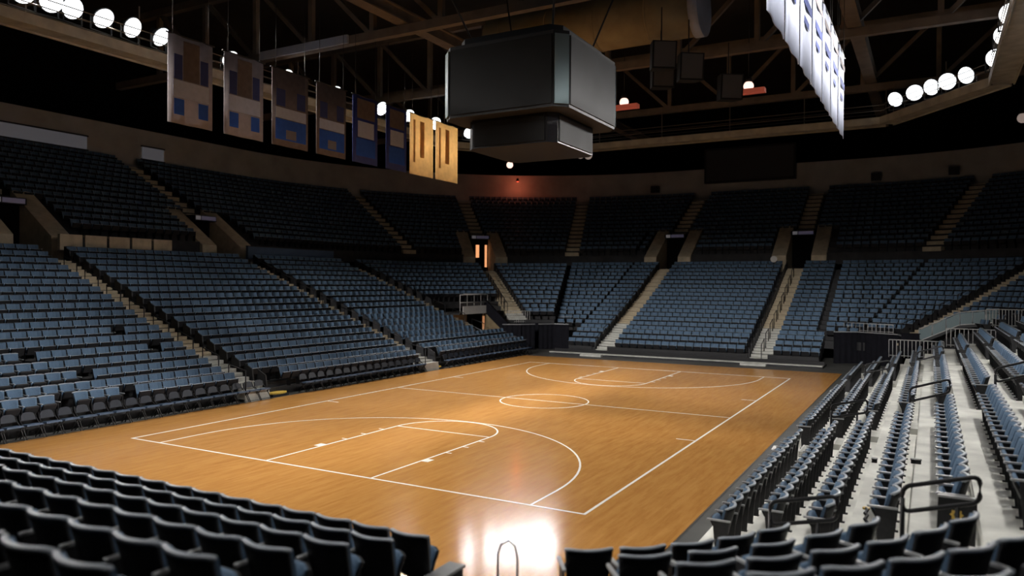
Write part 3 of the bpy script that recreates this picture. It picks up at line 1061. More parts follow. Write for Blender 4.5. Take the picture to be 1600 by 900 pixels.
# ------------------------------------------------------------------ folding chairs along the left sideline
def folding_meshes():
    d = {}
    # local: faces +y; origin on floor below seat centre
    mb = MB()
    n = 10
    outer = []
    for k in range(n + 1):
        a = PI * k / n
        outer.append((.21 * math.copysign(abs(math.cos(a)) ** .55, math.cos(a)), .60 + .20 * math.sin(a) ** .75))
    outer = [(.235, .56)] + outer + [(-.235, .56)]
    m = len(outer)
    vs = [(x, -.25 - (z - .56) * .25, z) for x, z in outer] + [(x, -.215 - (z - .56) * .25, z) for x, z in outer]
    fs = [tuple(range(m)), tuple(reversed(range(m, 2 * m)))] + [(i, (i + 1) % m, m + (i + 1) % m, m + i) for i in range(m)]
    mb.add(vs, fs)
    d['backrest'] = mb.mesh('backrest', 'vinyl_dark')
    mb = MB()
    mb.add([(-.235, -.20, .415), (.235, -.20, .415), (.245, .20, .435), (-.245, .20, .435), (-.22, -.19, .455), (.22, -.19, .455), (.235, .19, .485), (-.235, .19, .485)],
           [(0, 3, 2, 1), (4, 5, 6, 7), (0, 1, 5, 4), (1, 2, 6, 5), (2, 3, 7, 6), (3, 0, 4, 7)])
    d['seat'] = mb.mesh('seat', 'vinyl')
    for s, nm in ((-1, 'l'), (1, 'r')):
        mb = MB()
        mb.tube([(s * .25, .24, 0), (s * .25, -.06, .44), (s * .245, -.23, .58), (s * .225, -.29, .76)], .017, 6)
        d['front_leg_' + nm] = mb.mesh('front_leg', 'iron')
        mb = MB()
        mb.tube([(s * .225, -.25, 0), (s * .225, .13, .44)], .017, 6)
        d['rear_leg_' + nm] = mb.mesh('rear_leg', 'iron')
    mb = MB()
    mb.tube([(-.25, .19, .075), (.25, .19, .075)], .010, 6)
    d['crossbar'] = mb.mesh('crossbar', 'iron')
    return d


FC = folding_meshes()


def folding_chair(x, y, rz, label):
    t = tag(empty('folding_chair', (x, y, 0), rz), label, 'chair', 'folding chairs along the left sideline')
    link('backrest', FC['backrest'], t)
    link('seat', FC['seat'], t)
    for s in 'lr':
        link('leg', FC['front_leg_' + s], t)
        link('leg', FC['rear_leg_' + s], t)
    link('crossbar', FC['crossbar'], t)
    return t


for nm, lo, hi, from_hi in (('left of the first aisle', -3.6, 7.95, True), ('between the first and second aisles', 9.9, 19.6, False), ('right of the second aisle', 21.2, 31.6, False)):
    n = int((hi - lo) / .575)
    for k in range(n):
        y = hi - .575 * (k + .5) if from_hi else lo + .575 * (k + .5)
        folding_chair(-10.04 - .25 + random.uniform(-.015, .015), y, -PI / 2 + random.uniform(-.03, .03),
                      'navy folding chair on the left sideline {}, {} from it'.format(nm, ordinal(k + 1)))

# bits on the floor at the aisle mouths
for y, lab in ((8.75, 'yellow padded floor cover by the first left aisle'), (20.55, 'yellow padded floor cover by the second left aisle')):
    t = tag(empty('floor_cover', (-10.62, y, 0)), lab, 'pad')
    build(MB().box(-.25, .25, -.45, .45, 0, .10), 'base', 'riser_dark', t)
    poly = [(.28 * math.cos(2 * PI * k / 20), .5 * math.sin(2 * PI * k / 20)) for k in range(20)]
    build(MB().prism(poly, .10, .16), 'top', 'yellow', t)

# low platform and black skirt in front of the far stand
fp = tag(empty('stand_platform', (-.4, 32.5, 0)), 'low pale-topped platform with black front at the far stand', 'platform')
build(MB().box(-8.8, 8.9, -.1, 2.0, 0.0, .12), 'base', 'riser_dark', fp)
build(MB().box(-8.8, 8.9, -.12, .35, .12, .17), 'lip', 'step_pale', fp)
build(MB().box(-8.8, 8.9, .75, .85, .12, .34), 'kick_board', 'black_metal', fp)
for a, b in ((-7.6, -5.9 - .35), (-4.9, 4.35), (5.75, 8.5)):
    build(MB().box(a - .2, b + .0, 1.35, 1.42, .12, .55), 'skirt', 'shell', fp)
for xx in (-5.57, 5.02):
    build(MB().box(xx - .75, xx + .75, -.5, .0, 0, .13), 'step', 'step_pale', fp)

# black curtains closing the far corners, with the guard rail above
def curtain(label, pts, top):
    t = tag(empty('black_curtain', (*pts[0], 0)), label, 'curtain')
    o = Vector((*pts[0], 0))
    for a, b in zip(pts[:-1], pts[1:]):
        a, b = Vector((*a, 0)) - o, Vector((*b, 0)) - o
        nn = max(6, int((b - a).length / .09))
        dirv = (b - a).normalized()
        nv = Vector((-dirv.y, dirv.x, 0))
        line = [a + (b - a) * (k / nn) + nv * (.035 * math.sin(k * 1.57) + .012 * math.sin(k * .7)) for k in range(nn + 1)]
        mb = MB()
        m = len(line)
        vs = [(p.x, p.y, 0.01) for p in line] + [(p.x, p.y, top) for p in line] + [(p.x + nv.x * .02, p.y + nv.y * .02, 0.01) for p in line] + [(p.x + nv.x * .02, p.y + nv.y * .02, top) for p in line]
        fs = []
        for k in range(m - 1):
            fs += [(k, k + 1, m + k + 1, m + k), (2 * m + k, 3 * m + k, 3 * m + k + 1, 2 * m + k + 1), (m + k, m + k + 1, 3 * m + k + 1, 3 * m + k)]
        mb.add(vs, fs, 0, True)
        build(mb, 'drape', 'drape', t)
        build(MB().bar(a + Vector((0, 0, top + .03)), b + Vector((0, 0, top + .03)), .07, .06), 'top_rail', 'pipe_grey', t)
    return t


curtain('black pleated curtain under the far left corner seats', [(-13.4, 33.1), (-12.3, 33.9), (-11.6, 34.8)], 1.85)
curtain('black pleated curtain beside the far stand on the left', [(-11.4, 35.0), (-10.6, 36.0), (-9.4, 36.0)], 1.85)
curtain('black pleated curtain right of the far stand', [(8.7, 36.2), (10.0, 37.0), (12.3, 35.6), (12.6, 33.9)], 1.95)


def guard_rail(label, pts, z, h=.95, nb=8, m='pipe_white', r=.018):
    t = tag(empty('guard_rail', (*pts[0], z)), label, 'railing')
    o = Vector((pts[0][0], pts[0][1], 0))
    for a, b in zip(pts[:-1], pts[1:]):
        a, b = Vector((a[0], a[1], (a[2] if len(a) > 2 else 0))) - o, Vector((b[0], b[1], (b[2] if len(b) > 2 else 0))) - o
        build(MB().tube([a + Vector((0, 0, h)), b + Vector((0, 0, h))], r * 1.4, 6), 'top_rail', m, t)
        build(MB().tube([a + Vector((0, 0, .1)), b + Vector((0, 0, .1))], r, 6), 'bottom_rail', m, t)
        for k in range(nb + 1):
            p = a + (b - a) * (k / nb)
            build(MB().tube([p, p + Vector((0, 0, h))], r, 6), 'baluster', m, t)
    return t


guard_rail('pale guard rail at the foot of the far left corner stairs', [(-13.9, 34.75), (-12.65, 35.95)], 1.9, .9, 10)
guard_rail('grey guard rail above the curtain next to the far stand', [(-11.6, 38.0), (-9.5, 38.6)], 1.75, .6, 6, 'pipe_grey')
guard_rail('white guard rail above the black curtain right of the far stand', [(9.1, 38.2), (12.0, 36.4)], 1.95, .55, 12)
guard_rail('white picket rail behind the far end of the right stand', [(12.0, 31.2), (14.6, 31.0)], 1.0, .95, 14)
guard_rail('white picket rail behind the upper rows of the right stand', [(14.7, 30.2), (17.4, 29.9)], 1.75, .95, 14)
guard_rail('white upright rail beside the blue rows at the right picture edge', [(16.6, 33.2), (18.6, 33.0)], 2.7, .95, 14)

# corner front wall under the far left corner seats, under the far right corner seats
for lab, pts, zt in (('black front wall under the far left corner seats', ring(6.0, 146, 109), 1.9), ('black front wall under the far right corner seats', ring(6.3, 71, 20), 1.75)):
    n = len(pts)
    mb = MB()
    c0 = pts[n // 2]
    ox = [(x + (x - (XL if x < 0 else XR)) * .03, y + (y - YF) * .03) for x, y in pts]
    mb.add([(x, y, 0) for x, y in pts] + [(x, y, zt) for x, y in pts] + [(x, y, zt) for x, y in ox],
           [f for i in range(n - 1) for f in ((i, i + 1, n + i + 1, n + i), (n + i, n + i + 1, 2 * n + i + 1, 2 * n + i))])
    o = build(mb, 'wall_front', 'drape')
    tag(o, lab, None, None, 'structure')

# ------------------------------------------------------------------ tunnel and balcony at the far left
tn = tag(empty('player_tunnel', (-15.5, 33.4, 0)), 'dim tunnel mouth with brown side wall below the balcony', 'tunnel')
def slant(y0, y1, za, zb, zc, zd, m_, nm):
    # upright wall facing the court, its top edge falling to the right
    x0, x1 = .2, 2.05
    build(MB().add([(x0, y0, za), (x1, y0 + .25, zb), (x1, y0 + .25, zd), (x0, y0, zc), (x0, y1, za), (x1, y1 + .25, zb), (x1, y1 + .25, zd), (x0, y1, zc)],
                   [(0, 1, 2, 3), (7, 6, 5, 4), (0, 4, 5, 1), (1, 5, 6, 2), (2, 6, 7, 3), (3, 7, 4, 0)]), nm, m_, tn)


slant(.25, .40, 0, 0, 2.75, 1.05, 'tunnel', 'side_wall')
slant(.22, .42, 2.75, 1.05, 3.75, 1.95, 'drape', 'stair_skirt')
build(MB().box(-2.6, -2.4, .0, 1.9, 0, 2.7), 'back_wall', 'tunnel', tn)
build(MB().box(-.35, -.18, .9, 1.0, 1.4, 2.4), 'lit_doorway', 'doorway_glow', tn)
build(MB().tube([(.14, .2, 0), (.14, .2, 2.75)], .04, 8), 'post', 'parapet', tn)
lt = bpy.data.lights.new('tunnel_light', 'POINT')
lt.energy = 12
lt.color = (1, .5, .22)
lt.shadow_soft_size = .15
link('tunnel_lamp', lt, tn, (-.6, .3, 2.1))
bl = tag(empty('balcony', (-16.2, 32.0, 2.75)), 'white-fronted balcony platform with a pale railing over the tunnel', 'balcony')
build(MB().box(-1.2, 1.0, -1.9, 1.9, -.12, 0), 'deck', 'riser_dark', bl)
build(MB().box(1.0, 1.08, -1.5, 1.8, -.1, .48), 'front_panel', 'white', bl)
for k in range(5):
    yy = -1.9 + k * .94
    build(MB().tube([(1.05, yy, 0), (1.05, yy, 1.3)], .03, 6), 'post', 'pipe_white', bl)
for h in (.75, 1.3):
    build(MB().tube([(1.05, -1.9, h), (1.05, 1.86, h)], .03, 6), 'rail', 'pipe_white', bl)
build(MB().tube([(1.05, 1.86, 1.3), (-1.1, 1.86, 1.3)], .03, 6), 'rail', 'pipe_white', bl)

# press platform: dark tables with two pale sloping rails
pr = tag(empty('press_platform', (-15.2, 31.6, 0)), 'dark press platform of low tables beside the tunnel', 'platform')
for k in range(4):
    build(MB().box(-.5 - k * .9, .3 - k * .9, -.7, 1.0, 0, .75 + k * .38), 'table_box', 'black_metal', pr)
    build(MB().box(-.52 - k * .9, .32 - k * .9, -.72, 1.02, .75 + k * .38, .79 + k * .38), 'table_top', 'pipe_grey' if k == 1 else 'iron', pr)
sr = tag(empty('sloping_rail', (-13.6, 30.7, 0)), 'pair of pale sloping handrails beside the press platform', 'railing')
for s in (0, .9):
    build(MB().tube([(0.6, s, .95), (-2.4, s, 2.2)], .028, 6), 'rail', 'pipe_grey', sr)
    build(MB().tube([(0.6, s, .0), (.6, s, .95)], .028, 6), 'post', 'pipe_grey', sr)
    build(MB().tube([(-2.4, s, .9), (-2.4, s, 2.2)], .028, 6), 'post', 'pipe_grey', sr)

# ------------------------------------------------------------------ ramp railing at the far right
rp_ = tag(empty('ramp_railing', (13.4, 34.0, 0)), 'black ramp with glazed panels and a pale rail at the far right', 'ramp')
ptsr = [(0, 0, 1.75), (2.0, 0, 2.75), (3.8, 0, 2.95)]
for k, (a, b) in enumerate(zip(ptsr[:-1], ptsr[1:])):
    for q in range(3):
        u0, u1 = q / 3, (q + 1) / 3
        A = Vector(a) + (Vector(b) - Vector(a)) * u0
        B = Vector(a) + (Vector(b) - Vector(a)) * u1
        build(MB().add([(A.x + .03, 0, A.z), (B.x - .03, 0, B.z), (B.x - .03, 0, B.z + .62), (A.x + .03, 0, A.z + .62), (A.x + .03, .03, A.z), (B.x - .03, .03, B.z), (B.x - .03, .03, B.z + .62), (A.x + .03, .03, A.z + .62)],
                       [(0, 1, 2, 3), (7, 6, 5, 4), (0, 4, 5, 1), (1, 5, 6, 2), (2, 6, 7, 3), (3, 7, 4, 0)]), 'glazed_panel', 'teal_grey', rp_)
        build(MB().tube([(A.x, .015, A.z - .1), (A.x, .015, A.z + .68)], .025, 6), 'post', 'pipe_grey', rp_)
    build(MB().tube([Vector(a) + Vector((0, .015, .68)), Vector(b) + Vector((0, .015, .68))], .03, 6), 'top_rail', 'pipe_white', rp_)
    build(MB().bar(Vector(a) + Vector((0, .4, -.12)), Vector(b) + Vector((0, .4, -.12)), .9, .16), 'deck', 'black_metal', rp_)
    build(MB().bar(Vector(a) + Vector((0, .0, -.02)), Vector(b) + Vector((0, .0, -.02)), .06, .05), 'deck_edge', 'pipe_white', rp_)
build(MB().box(0, 3.8, .1, .8, 0, 1.5), 'base', 'drape', rp_)
dr = tag(build(MB().box(-.45, .45, -.02, .25, 0, 1.2).box(-.5, .5, -.05, .28, 1.2, 1.24), 'draped_box', 'drape', None, (13.0, 32.6, 1.0)), 'black draped box in front of the ramp', 'box')
tag(build(MB().box(-.35, .35, -.3, .3, 0, 1.9).box(-.38, .38, -.33, .33, 1.9, 1.95), 'draped_post', 'drape', None, (17.6, 33.7, 1.8)), 'tall black draped box at the top of the ramp', 'box')

# ------------------------------------------------------------------ papers on the floor
def sheet(x, y, z, sx, sy, rz, label, pic):
    t = tag(empty('paper_sheet', (x, y, z), rz), label, 'paper')
    build(MB().box(-sx / 2, sx / 2, -sy / 2, sy / 2, .0, .006), 'page', 'white', t)
    if pic:
        build(MB().box(-sx * .28, sx * .22, -sy * .22, sy * .30, .006, .008), 'printed_picture', 'print_black', t)
        build(MB().box(-sx * .4, sx * .4, -sy * .42, -sy * .34, .006, .008), 'printed_bar', 'print_black', t)
    return t


sheet(10.10, 8.97, .002, .50, .60, .05, 'white printed sheet taped to the grey border by the first chair row', True)
sheet(10.20, 23.1, .002, .55, .55, 0, 'pale sheet on the grey border at the far right corner of court', False)
sheet(14.85, -2.2, RIGHT[4][1] - BH + .003, .30, .22, .2, 'white sheet lying on the concrete tread beside the near chairs', False)

# ------------------------------------------------------------------ near aisle railing between the two foreground blocks
nr = tag(empty('aisle_railing', (9.86, -7.3, 0)), 'dark curved railing at the front of the near aisle', 'railing')
ptsn = [(-.12, 0, .0), (-.12, 0, 1.86), (-.08, 0, 1.97), (.02, 0, 2.03), (.10, 0, 1.98), (.13, 0, 1.86), (.13, 0, 0)]
build(MB().tube(ptsn, .013, 8), 'loop', 'pipe_grey', nr)
build(MB().tube([(-.12, 0, 1.4), (.13, 0, 1.4)], .011, 8), 'crossbar', 'pipe_grey', nr)
ew = tag(empty('row_end_cabinet', (9.12, -7.80, 1.15)), 'black end panel with grey cap closing the near front row', 'panel')
build(MB().box(-.06, .12, .05, .55, 0, .44), 'body', 'shell', ew)
build(MB().box(-.08, .14, .03, .57, .44, .47), 'cap', 'pipe_grey', ew)

# ------------------------------------------------------------------ catwalk ring with the floodlights
ZC = 15.45
NODES = [(-18.7, -12.5), (-18.7, 34), (-14.0, 40.0), (11.3, 40.0), (17.1, 32.0), (17.1, -12.5), (-18.7, -12.5)]
cw = tag(empty('lighting_catwalk', (0, 20, ZC)), 'tan steel lighting catwalk hung in a ring under the roof', 'catwalk')
for a, b in zip(NODES[:-1], NODES[1:]):
    A, B = Vector((a[0], a[1] - 20, 0)), Vector((b[0], b[1] - 20, 0))
    build(MB().bar(A, B, 1.1, .10), 'deck', 'catwalk', cw)
    dv = (B - A).normalized()
    nv = Vector((-dv.y, dv.x, 0))
    for s in (-.55, .55):
        build(MB().bar(A + nv * s + Vector((0, 0, .10)), B + nv * s + Vector((0, 0, .10)), .08, .45), 'edge_beam', 'catwalk', cw)
        for h in (.75, 1.1):
            build(MB().tube([A + nv * s + Vector((0, 0, h)), B + nv * s + Vector((0, 0, h))], .025, 6), 'rail', 'truss', cw)
    nn = max(2, int((B - A).length / 5))
    for k in range(nn + 1):
        p = A + (B - A) * (k / nn)
        build(MB().bar(p + nv * .55, p + nv * .55 + Vector((0, 0, 2.6)), .06), 'hanger', 'truss', cw)

LENS = MB().cyl((0, 0, 0), (0, .05, 0), .46, .44, 20).mesh('lens', 'lens')
HOUS = MB().cyl((0, -.02, 0), (0, -.36, 0), .50, .24, 20).cyl((0, -.36, 0), (0, -.6, 0), .20, .18, 16).mesh('housing', 'iron')
YOKE = MB().bar((-.54, -.15, 0), (-.54, -.15, -.6), .05).bar((.54, -.15, 0), (.54, -.15, -.6), .05).bar((-.54, -.15, -.6), (.54, -.15, -.6), .05).mesh('yoke', 'iron')
LENS_D = MB().cyl((0, 0, 0), (0, .05, 0), .46, .44, 20).mesh('lens', 'lens_dim')


def floodlight(x, y, z, tx, ty, tz, label, power=1.0, cone=74, lit=True, blend=.9):
    d = Vector((tx - x, ty - y, tz - z))
    q = d.to_track_quat('Y', 'Z')
    t = tag(empty('floodlight', (x, y, z)), label, 'lamp', 'floodlights on the catwalk')
    h = link('housing', HOUS, t)
    h.rotation_mode = 'QUATERNION'
    h.rotation_quaternion = q
    l = link('lens', LENS if lit else LENS_D, t)
    l.rotation_mode = 'QUATERNION'
    l.rotation_quaternion = q
    k = link('yoke', YOKE, t, (0, 0, 0), math.atan2(-d.x, d.y))
    if lit and power > 0:
        ld = bpy.data.lights.new('floodlight_beam', 'SPOT')
        ld.energy = LAMP_W * power
        ld.color = LAMP_COL
        ld.spot_size = math.radians(cone)
        ld.spot_blend = blend
        ld.shadow_soft_size = .34
        lo = link('beam', ld, t, d.normalized() * .1)
        lo.rotation_mode = 'QUATERNION'
        lo.rotation_quaternion = d.to_track_quat('-Z', 'Y')
    return t


ZL = 16.7
UPL = 'bright floodlight of the upper left bank, {} from the left'
COURT, CROSS, ACROSS, FARW, DOWN = (1.95, 76), (2.05, 40), (.55, 40), (4.8, 28), (.62, 52)     # power and cone of each kind
for k, (y, tx, ty, c) in enumerate(((2.6, 4, 4, COURT), (3.7, 13, 0, ACROSS), (4.6, 13, 8, ACROSS), (6.0, 2, 9, COURT), (7.4, 13, 15, ACROSS), (8.9, 4, 16, COURT))):
    floodlight(-18.6, y, ZL, tx, ty, 0, UPL.format(ordinal(k + 1)), *c)
for k, (x, y, tx, ty, c) in enumerate(((-18.7, 25.7, 13, 22, ACROSS), (-18.4, 28.3, 2, 20, COURT), (-18.2, 31.3, 12, 16, ACROSS), (-17.8, 35.4, 3, 22, (.3, 70)))):
    floodlight(x, y, ZL, tx, ty, 0, 'floodlight above the banners, {} of the four in a line'.format(ordinal(k + 1)), *c)
for k, (x, y) in enumerate(((-16.7, 37.2), (-15.8, 38.3), (-14.9, 39.2), (-13.9, 39.8), (-12.9, 40.0))):
    floodlight(x, y, ZL, 3, 12, 0, 'floodlight on the far catwalk hidden behind the scoreboard, {} from the left'.format(ordinal(k + 1)), .16, 64)
floodlight(-16.2, 37.9, ZL - 1.0, 3, 6, 0, 'unlit round floodlight beside the scoreboard corner', 0, lit=False)
for k, (x, y, tx, ty) in enumerate(((16.9, 24.4, 3, -4), (16.9, 27.6, 4, -2), (16.8, 31.6, 2, 0))):
    floodlight(x, y, ZL, tx, ty, 0, 'bright floodlight at the upper right edge, {} from the top'.format(ordinal(k + 1)), 1.2, 48)
for k, (x, y) in enumerate(((15.6, 34.6), (14.7, 35.6), (13.9, 36.6), (13.0, 37.6), (11.9, 38.9))):
    floodlight(x, y, ZL, (-9, 2, -9, 6, -4)[k], (6, -5, 2, -6, 14)[k], 0, 'floodlight of the slanting bank at the upper right, {} from the right'.format(ordinal(k + 1)), 1.2, 50)
for k, (y, tx, c) in enumerate(((-6, -10.5, CROSS), (-4, 14.0, (.30, 52)), (-2, -10.5, CROSS), (1, 14.5, DOWN), (2.5, -10.5, CROSS), (4, 0, COURT), (6, 14.5, DOWN), (7, -10.5, CROSS), (11, -10.5, CROSS), (12, 14.5, DOWN), (13, 0, COURT), (16, -10.5, CROSS), (18, 14.5, DOWN), (20, 0, COURT))):
    floodlight(17.1 if tx < 10 else 16.1, y, ZL if tx < 10 else 16.0, tx, y * .9 + 2 if tx < 10 else y + .5, 0, 'floodlight on the right catwalk overhead, {} from the near end'.format(ordinal(k + 1)), *c)
for k, (y, tx, c) in enumerate(((-6, 4, COURT), (-3, 12, ACROSS), (0, 2, COURT), (13, 2, COURT), (17, 13, ACROSS), (21, 2, COURT))):
    floodlight(-18.6, y, ZL, tx, y * .8 + 3, 0, 'floodlight on the left catwalk overhead, {} from the near end'.format(ordinal(k + 1)), *c)
for k, (x, tx) in enumerate(((-15, -15), (-12, -10), (-9, -5), (8, 2.5), (11, 7.5), (14, 13))):
    floodlight(x, -12.4, ZL, tx, 33.0, 0, 'floodlight on the near catwalk behind the camera, {} from the left'.format(ordinal(k + 1)), *FARW)
for k, x in enumerate((0, 6, 12)):  # unseen lamps added to brighten the tops of the near chairs
    floodlight(x, -11.3, 16.0, x, -8, 2, 'downward floodlight on the near catwalk, {} from the left'.format(ordinal(k + 1)), .5, 66)

# small warm and red lamps deeper in the arena
def small_lamp(x, y, z, label, m, r=.16, red=False):
    t = tag(empty('work_lamp', (x, y, z)), label, 'lamp', 'small lamps under the roof')
    s = bmesh.new()
    bmesh.ops.create_uvsphere(s, u_segments=14, v_segments=8, radius=r)
    me_ = bpy.data.meshes.new('bulb')
    s.to_mesh(me_)
    s.free()
    me_.materials.append(M[m])
    link('bulb', me_, t)
    build(MB().cyl((0, 0, r * .8), (0, 0, r * 1.8), r * .7, r * .5, 12), 'cap', 'iron', t)
    build(MB().tube([(0, 0, r * 1.7), (0, 0, 25.0 - z)], .02, 5), 'stem', 'iron', t)
    if red:
        build(MB().box(-.9, .9, -.25, .25, -.42, -.18), 'red_hood', 'lens_red', t)
    return t


small_lamp(-2.5, 28.9, 16.0, 'pinkish lamp with a red glow right of the scoreboard', 'lens_warm', .28, True)
small_lamp(4.97, 28.6, 16.0, 'pinkish lamp with a red glow under the roof truss', 'lens_warm', .28, True)
small_lamp(-26.3, 57.0, 17.8, 'small warm lamp above the far left wall band', 'lens_warm', .36)
small_lamp(-14.2, 50.5, 16.9, 'small warm lamp above the far wall below the scoreboard', 'lens_dim', .36)
small_lamp(19.6, 50.0, 16.9, 'small brownish lamp at the right picture edge', 'lens_dim', .36)
for k, (x, y, z) in enumerate(((-15.0, 46.0, 16.4), (-13.0, 46.0, 16.2))):
    small_lamp(x, y, z, 'pale round lamp seen under the scoreboard, {} from the left'.format(ordinal(k + 1)), 'lens_dim', .34)

# ------------------------------------------------------------------ roof trusses
def truss(y, label, x0=-34, x1=34, zb=18.0, zt=22.2, strip_=False):
    t = tag(empty('roof_truss', (0, y, zb)), label, 'truss', 'brown roof trusses')
    build(MB().bar((x0, 0, 0), (x1, 0, 0), .4, .45), 'bottom_chord', 'truss', t)
    build(MB().bar((x0, 0, zt - zb), (x1, 0, zt - zb), .4, .45), 'top_chord', 'truss', t)
    xs = [9.9 + 4.4 * k for k in range(-10, 6) if x0 < 9.9 + 4.4 * k < x1]
    for k, x in enumerate(xs):
        build(MB().bar((x, 0, 0), (x, 0, zt - zb), .28, .28), 'vertical', 'truss', t)
        if k < len(xs) - 1:
            a, b = (x, xs[k + 1]) if x >= 0 else (xs[k + 1], x)
            build(MB().bar((a, 0, 0), (b, 0, zt - zb), .24, .24), 'diagonal', 'truss', t)
    if strip_:
        build(MB().box(-20.2, -13.6, -.35, -.2, -.2, .25), 'pale_panel', 'cloth_white', t)
    return t


truss(5.0, 'brown roof truss nearest the camera')
truss(16.8, 'brown roof truss with a pale panel left of the scoreboard', strip_=True)
truss(28.2, 'brown roof truss behind the scoreboard')
truss(40.6, 'brown roof truss over the far catwalk')
for x, lab in ((-10.0, 'long brown roof beam over the left half of the court'), (10.4, 'long brown roof beam over the right half of the court')):
    t = tag(empty('roof_beam', (x, 20, 18.6)), lab, 'beam', 'long brown roof beams')
    build(MB().bar((0, -32, 0), (0, 36, 0), .35, .6), 'web', 'truss', t)
    for s in (-.3, .3):
        build(MB().bar((0, -32, s), (0, 36, s), .7, .08), 'flange', 'truss', t)

# large duct with a pale end ring
dc = tag(empty('air_duct', (-.55, 25.2, 19.6)), 'large olive brown air duct with a pale end ring', 'duct')
build(MB().cyl((-9, 0, 0), (3.4, 0, 0), 1.45, n=28), 'body', 'duct', dc)
build(MB().cyl((3.4, 0, 0), (3.9, 0, 0), 1.52, n=28), 'end_ring', 'cloth_white', dc)
for k in range(4):
    build(MB().cyl((-8 + k * 3.0, 0, 0), (-7.9 + k * 3.0, 0, 0), 1.49, n=28), 'seam_ring', 'duct', dc)

# ------------------------------------------------------------------ scoreboard
SBX, SBY = -.65, 13.3
sb = tag(empty('scoreboard', (SBX, SBY, 10.0)), 'dark four-sided scoreboard hung over centre court', 'scoreboard')
def octa(hx, hy, c):
    return [(-hx + c, -hy), (hx - c, -hy), (hx, -hy + c), (hx, hy - c), (hx - c, hy), (-hx + c, hy), (-hx, hy - c), (-hx, -hy + c)]
build(MB().prism(octa(2.75, 2.75, .45), 1.5, 4.35), 'main_body', 'iron', sb)
build(MB().box(-2.25, 2.25, -2.80, -2.74, 1.62, 4.2), 'front_screen', 'screen_black', sb)
build(MB().box(2.74, 2.80, -2.25, 2.25, 1.62, 4.2), 'side_screen', 'screen_grey', sb)
build(MB().box(-2.80, -2.74, -2.25, 2.25, 1.62, 4.2), 'side_screen', 'screen_grey', sb)
build(MB().box(-2.25, 2.25, 2.74, 2.80, 1.62, 4.2), 'back_screen', 'screen_black', sb)
for sx, sy in ((1, -1), (-1, -1), (1, 1), (-1, 1)):
    cx_, cy_ = sx * 2.56, sy * 2.56
    tx_, ty_ = sx * .707, -sy * .707
    A, B = Vector((cx_ - tx_ * .28, cy_ - ty_ * .28, 2.9)), Vector((cx_ + tx_ * .28, cy_ + ty_ * .28, 2.9))
    build(MB().bar(A, B, .06, 2.6), 'corner_strip', 'teal_grey', sb)
build(MB().prism(octa(2.0, 2.0, .3), .35, 1.5), 'lower_body', 'black_metal', sb)
build(MB().box(1.99, 2.05, -1.6, 1.6, .42, 1.4), 'lower_panel', 'screen_grey', sb)
build(MB().box(-1.6, 1.6, -2.05, -1.99, .42, 1.4), 'lower_panel', 'screen_black', sb)
build(MB().prism(octa(2.3, 2.3, .4), 4.35, 4.75), 'top_frame', 'black_metal', sb)
for sx in (-1.8, 1.8):
    for sy in (-1.8, 1.8):
        build(MB().tube([(sx, sy, 4.7), (sx * 1.6, sy + (3.5 if sy > 0 else -6.0) * .3, 8.2)], .04, 6), 'cable', 'iron', sb)
# loudspeakers hung behind it
for k, (x, y, z) in enumerate(((2.4, 21.0, 16.0), (3.4, 22.2, 15.6), (1.4, 24.0, 15.9), (4.6, 25.4, 15.2))):
    sp = tag(empty('loudspeaker', (x, y, z), .6), 'dark loudspeaker box hung right of the scoreboard, {} in the cluster'.format(ordinal(k + 1)), 'speaker', 'loudspeakers under the roof')
    build(MB().add([(-.6, -.45, -.7), (.6, -.45, -.7), (.45, .5, -.6), (-.45, .5, -.6), (-.6, -.6, .6), (.6, -.6, .6), (.45, .4, .7), (-.45, .4, .7)],
                   [(0, 3, 2, 1), (4, 5, 6, 7), (0, 1, 5, 4), (1, 2, 6, 5), (2, 3, 7, 6), (3, 0, 4, 7)]), 'cabinet', 'screen_black', sp)
    build(MB().add([(-.52, -.48, -.62), (.52, -.48, -.62), (.52, -.62, .54), (-.52, -.62, .54)], [(0, 1, 2, 3)]), 'grille', 'screen_grey', sp)
    build(MB().tube([(0, 0, .6), (0, 0, 2.4)], .03, 6), 'cable', 'iron', sp)

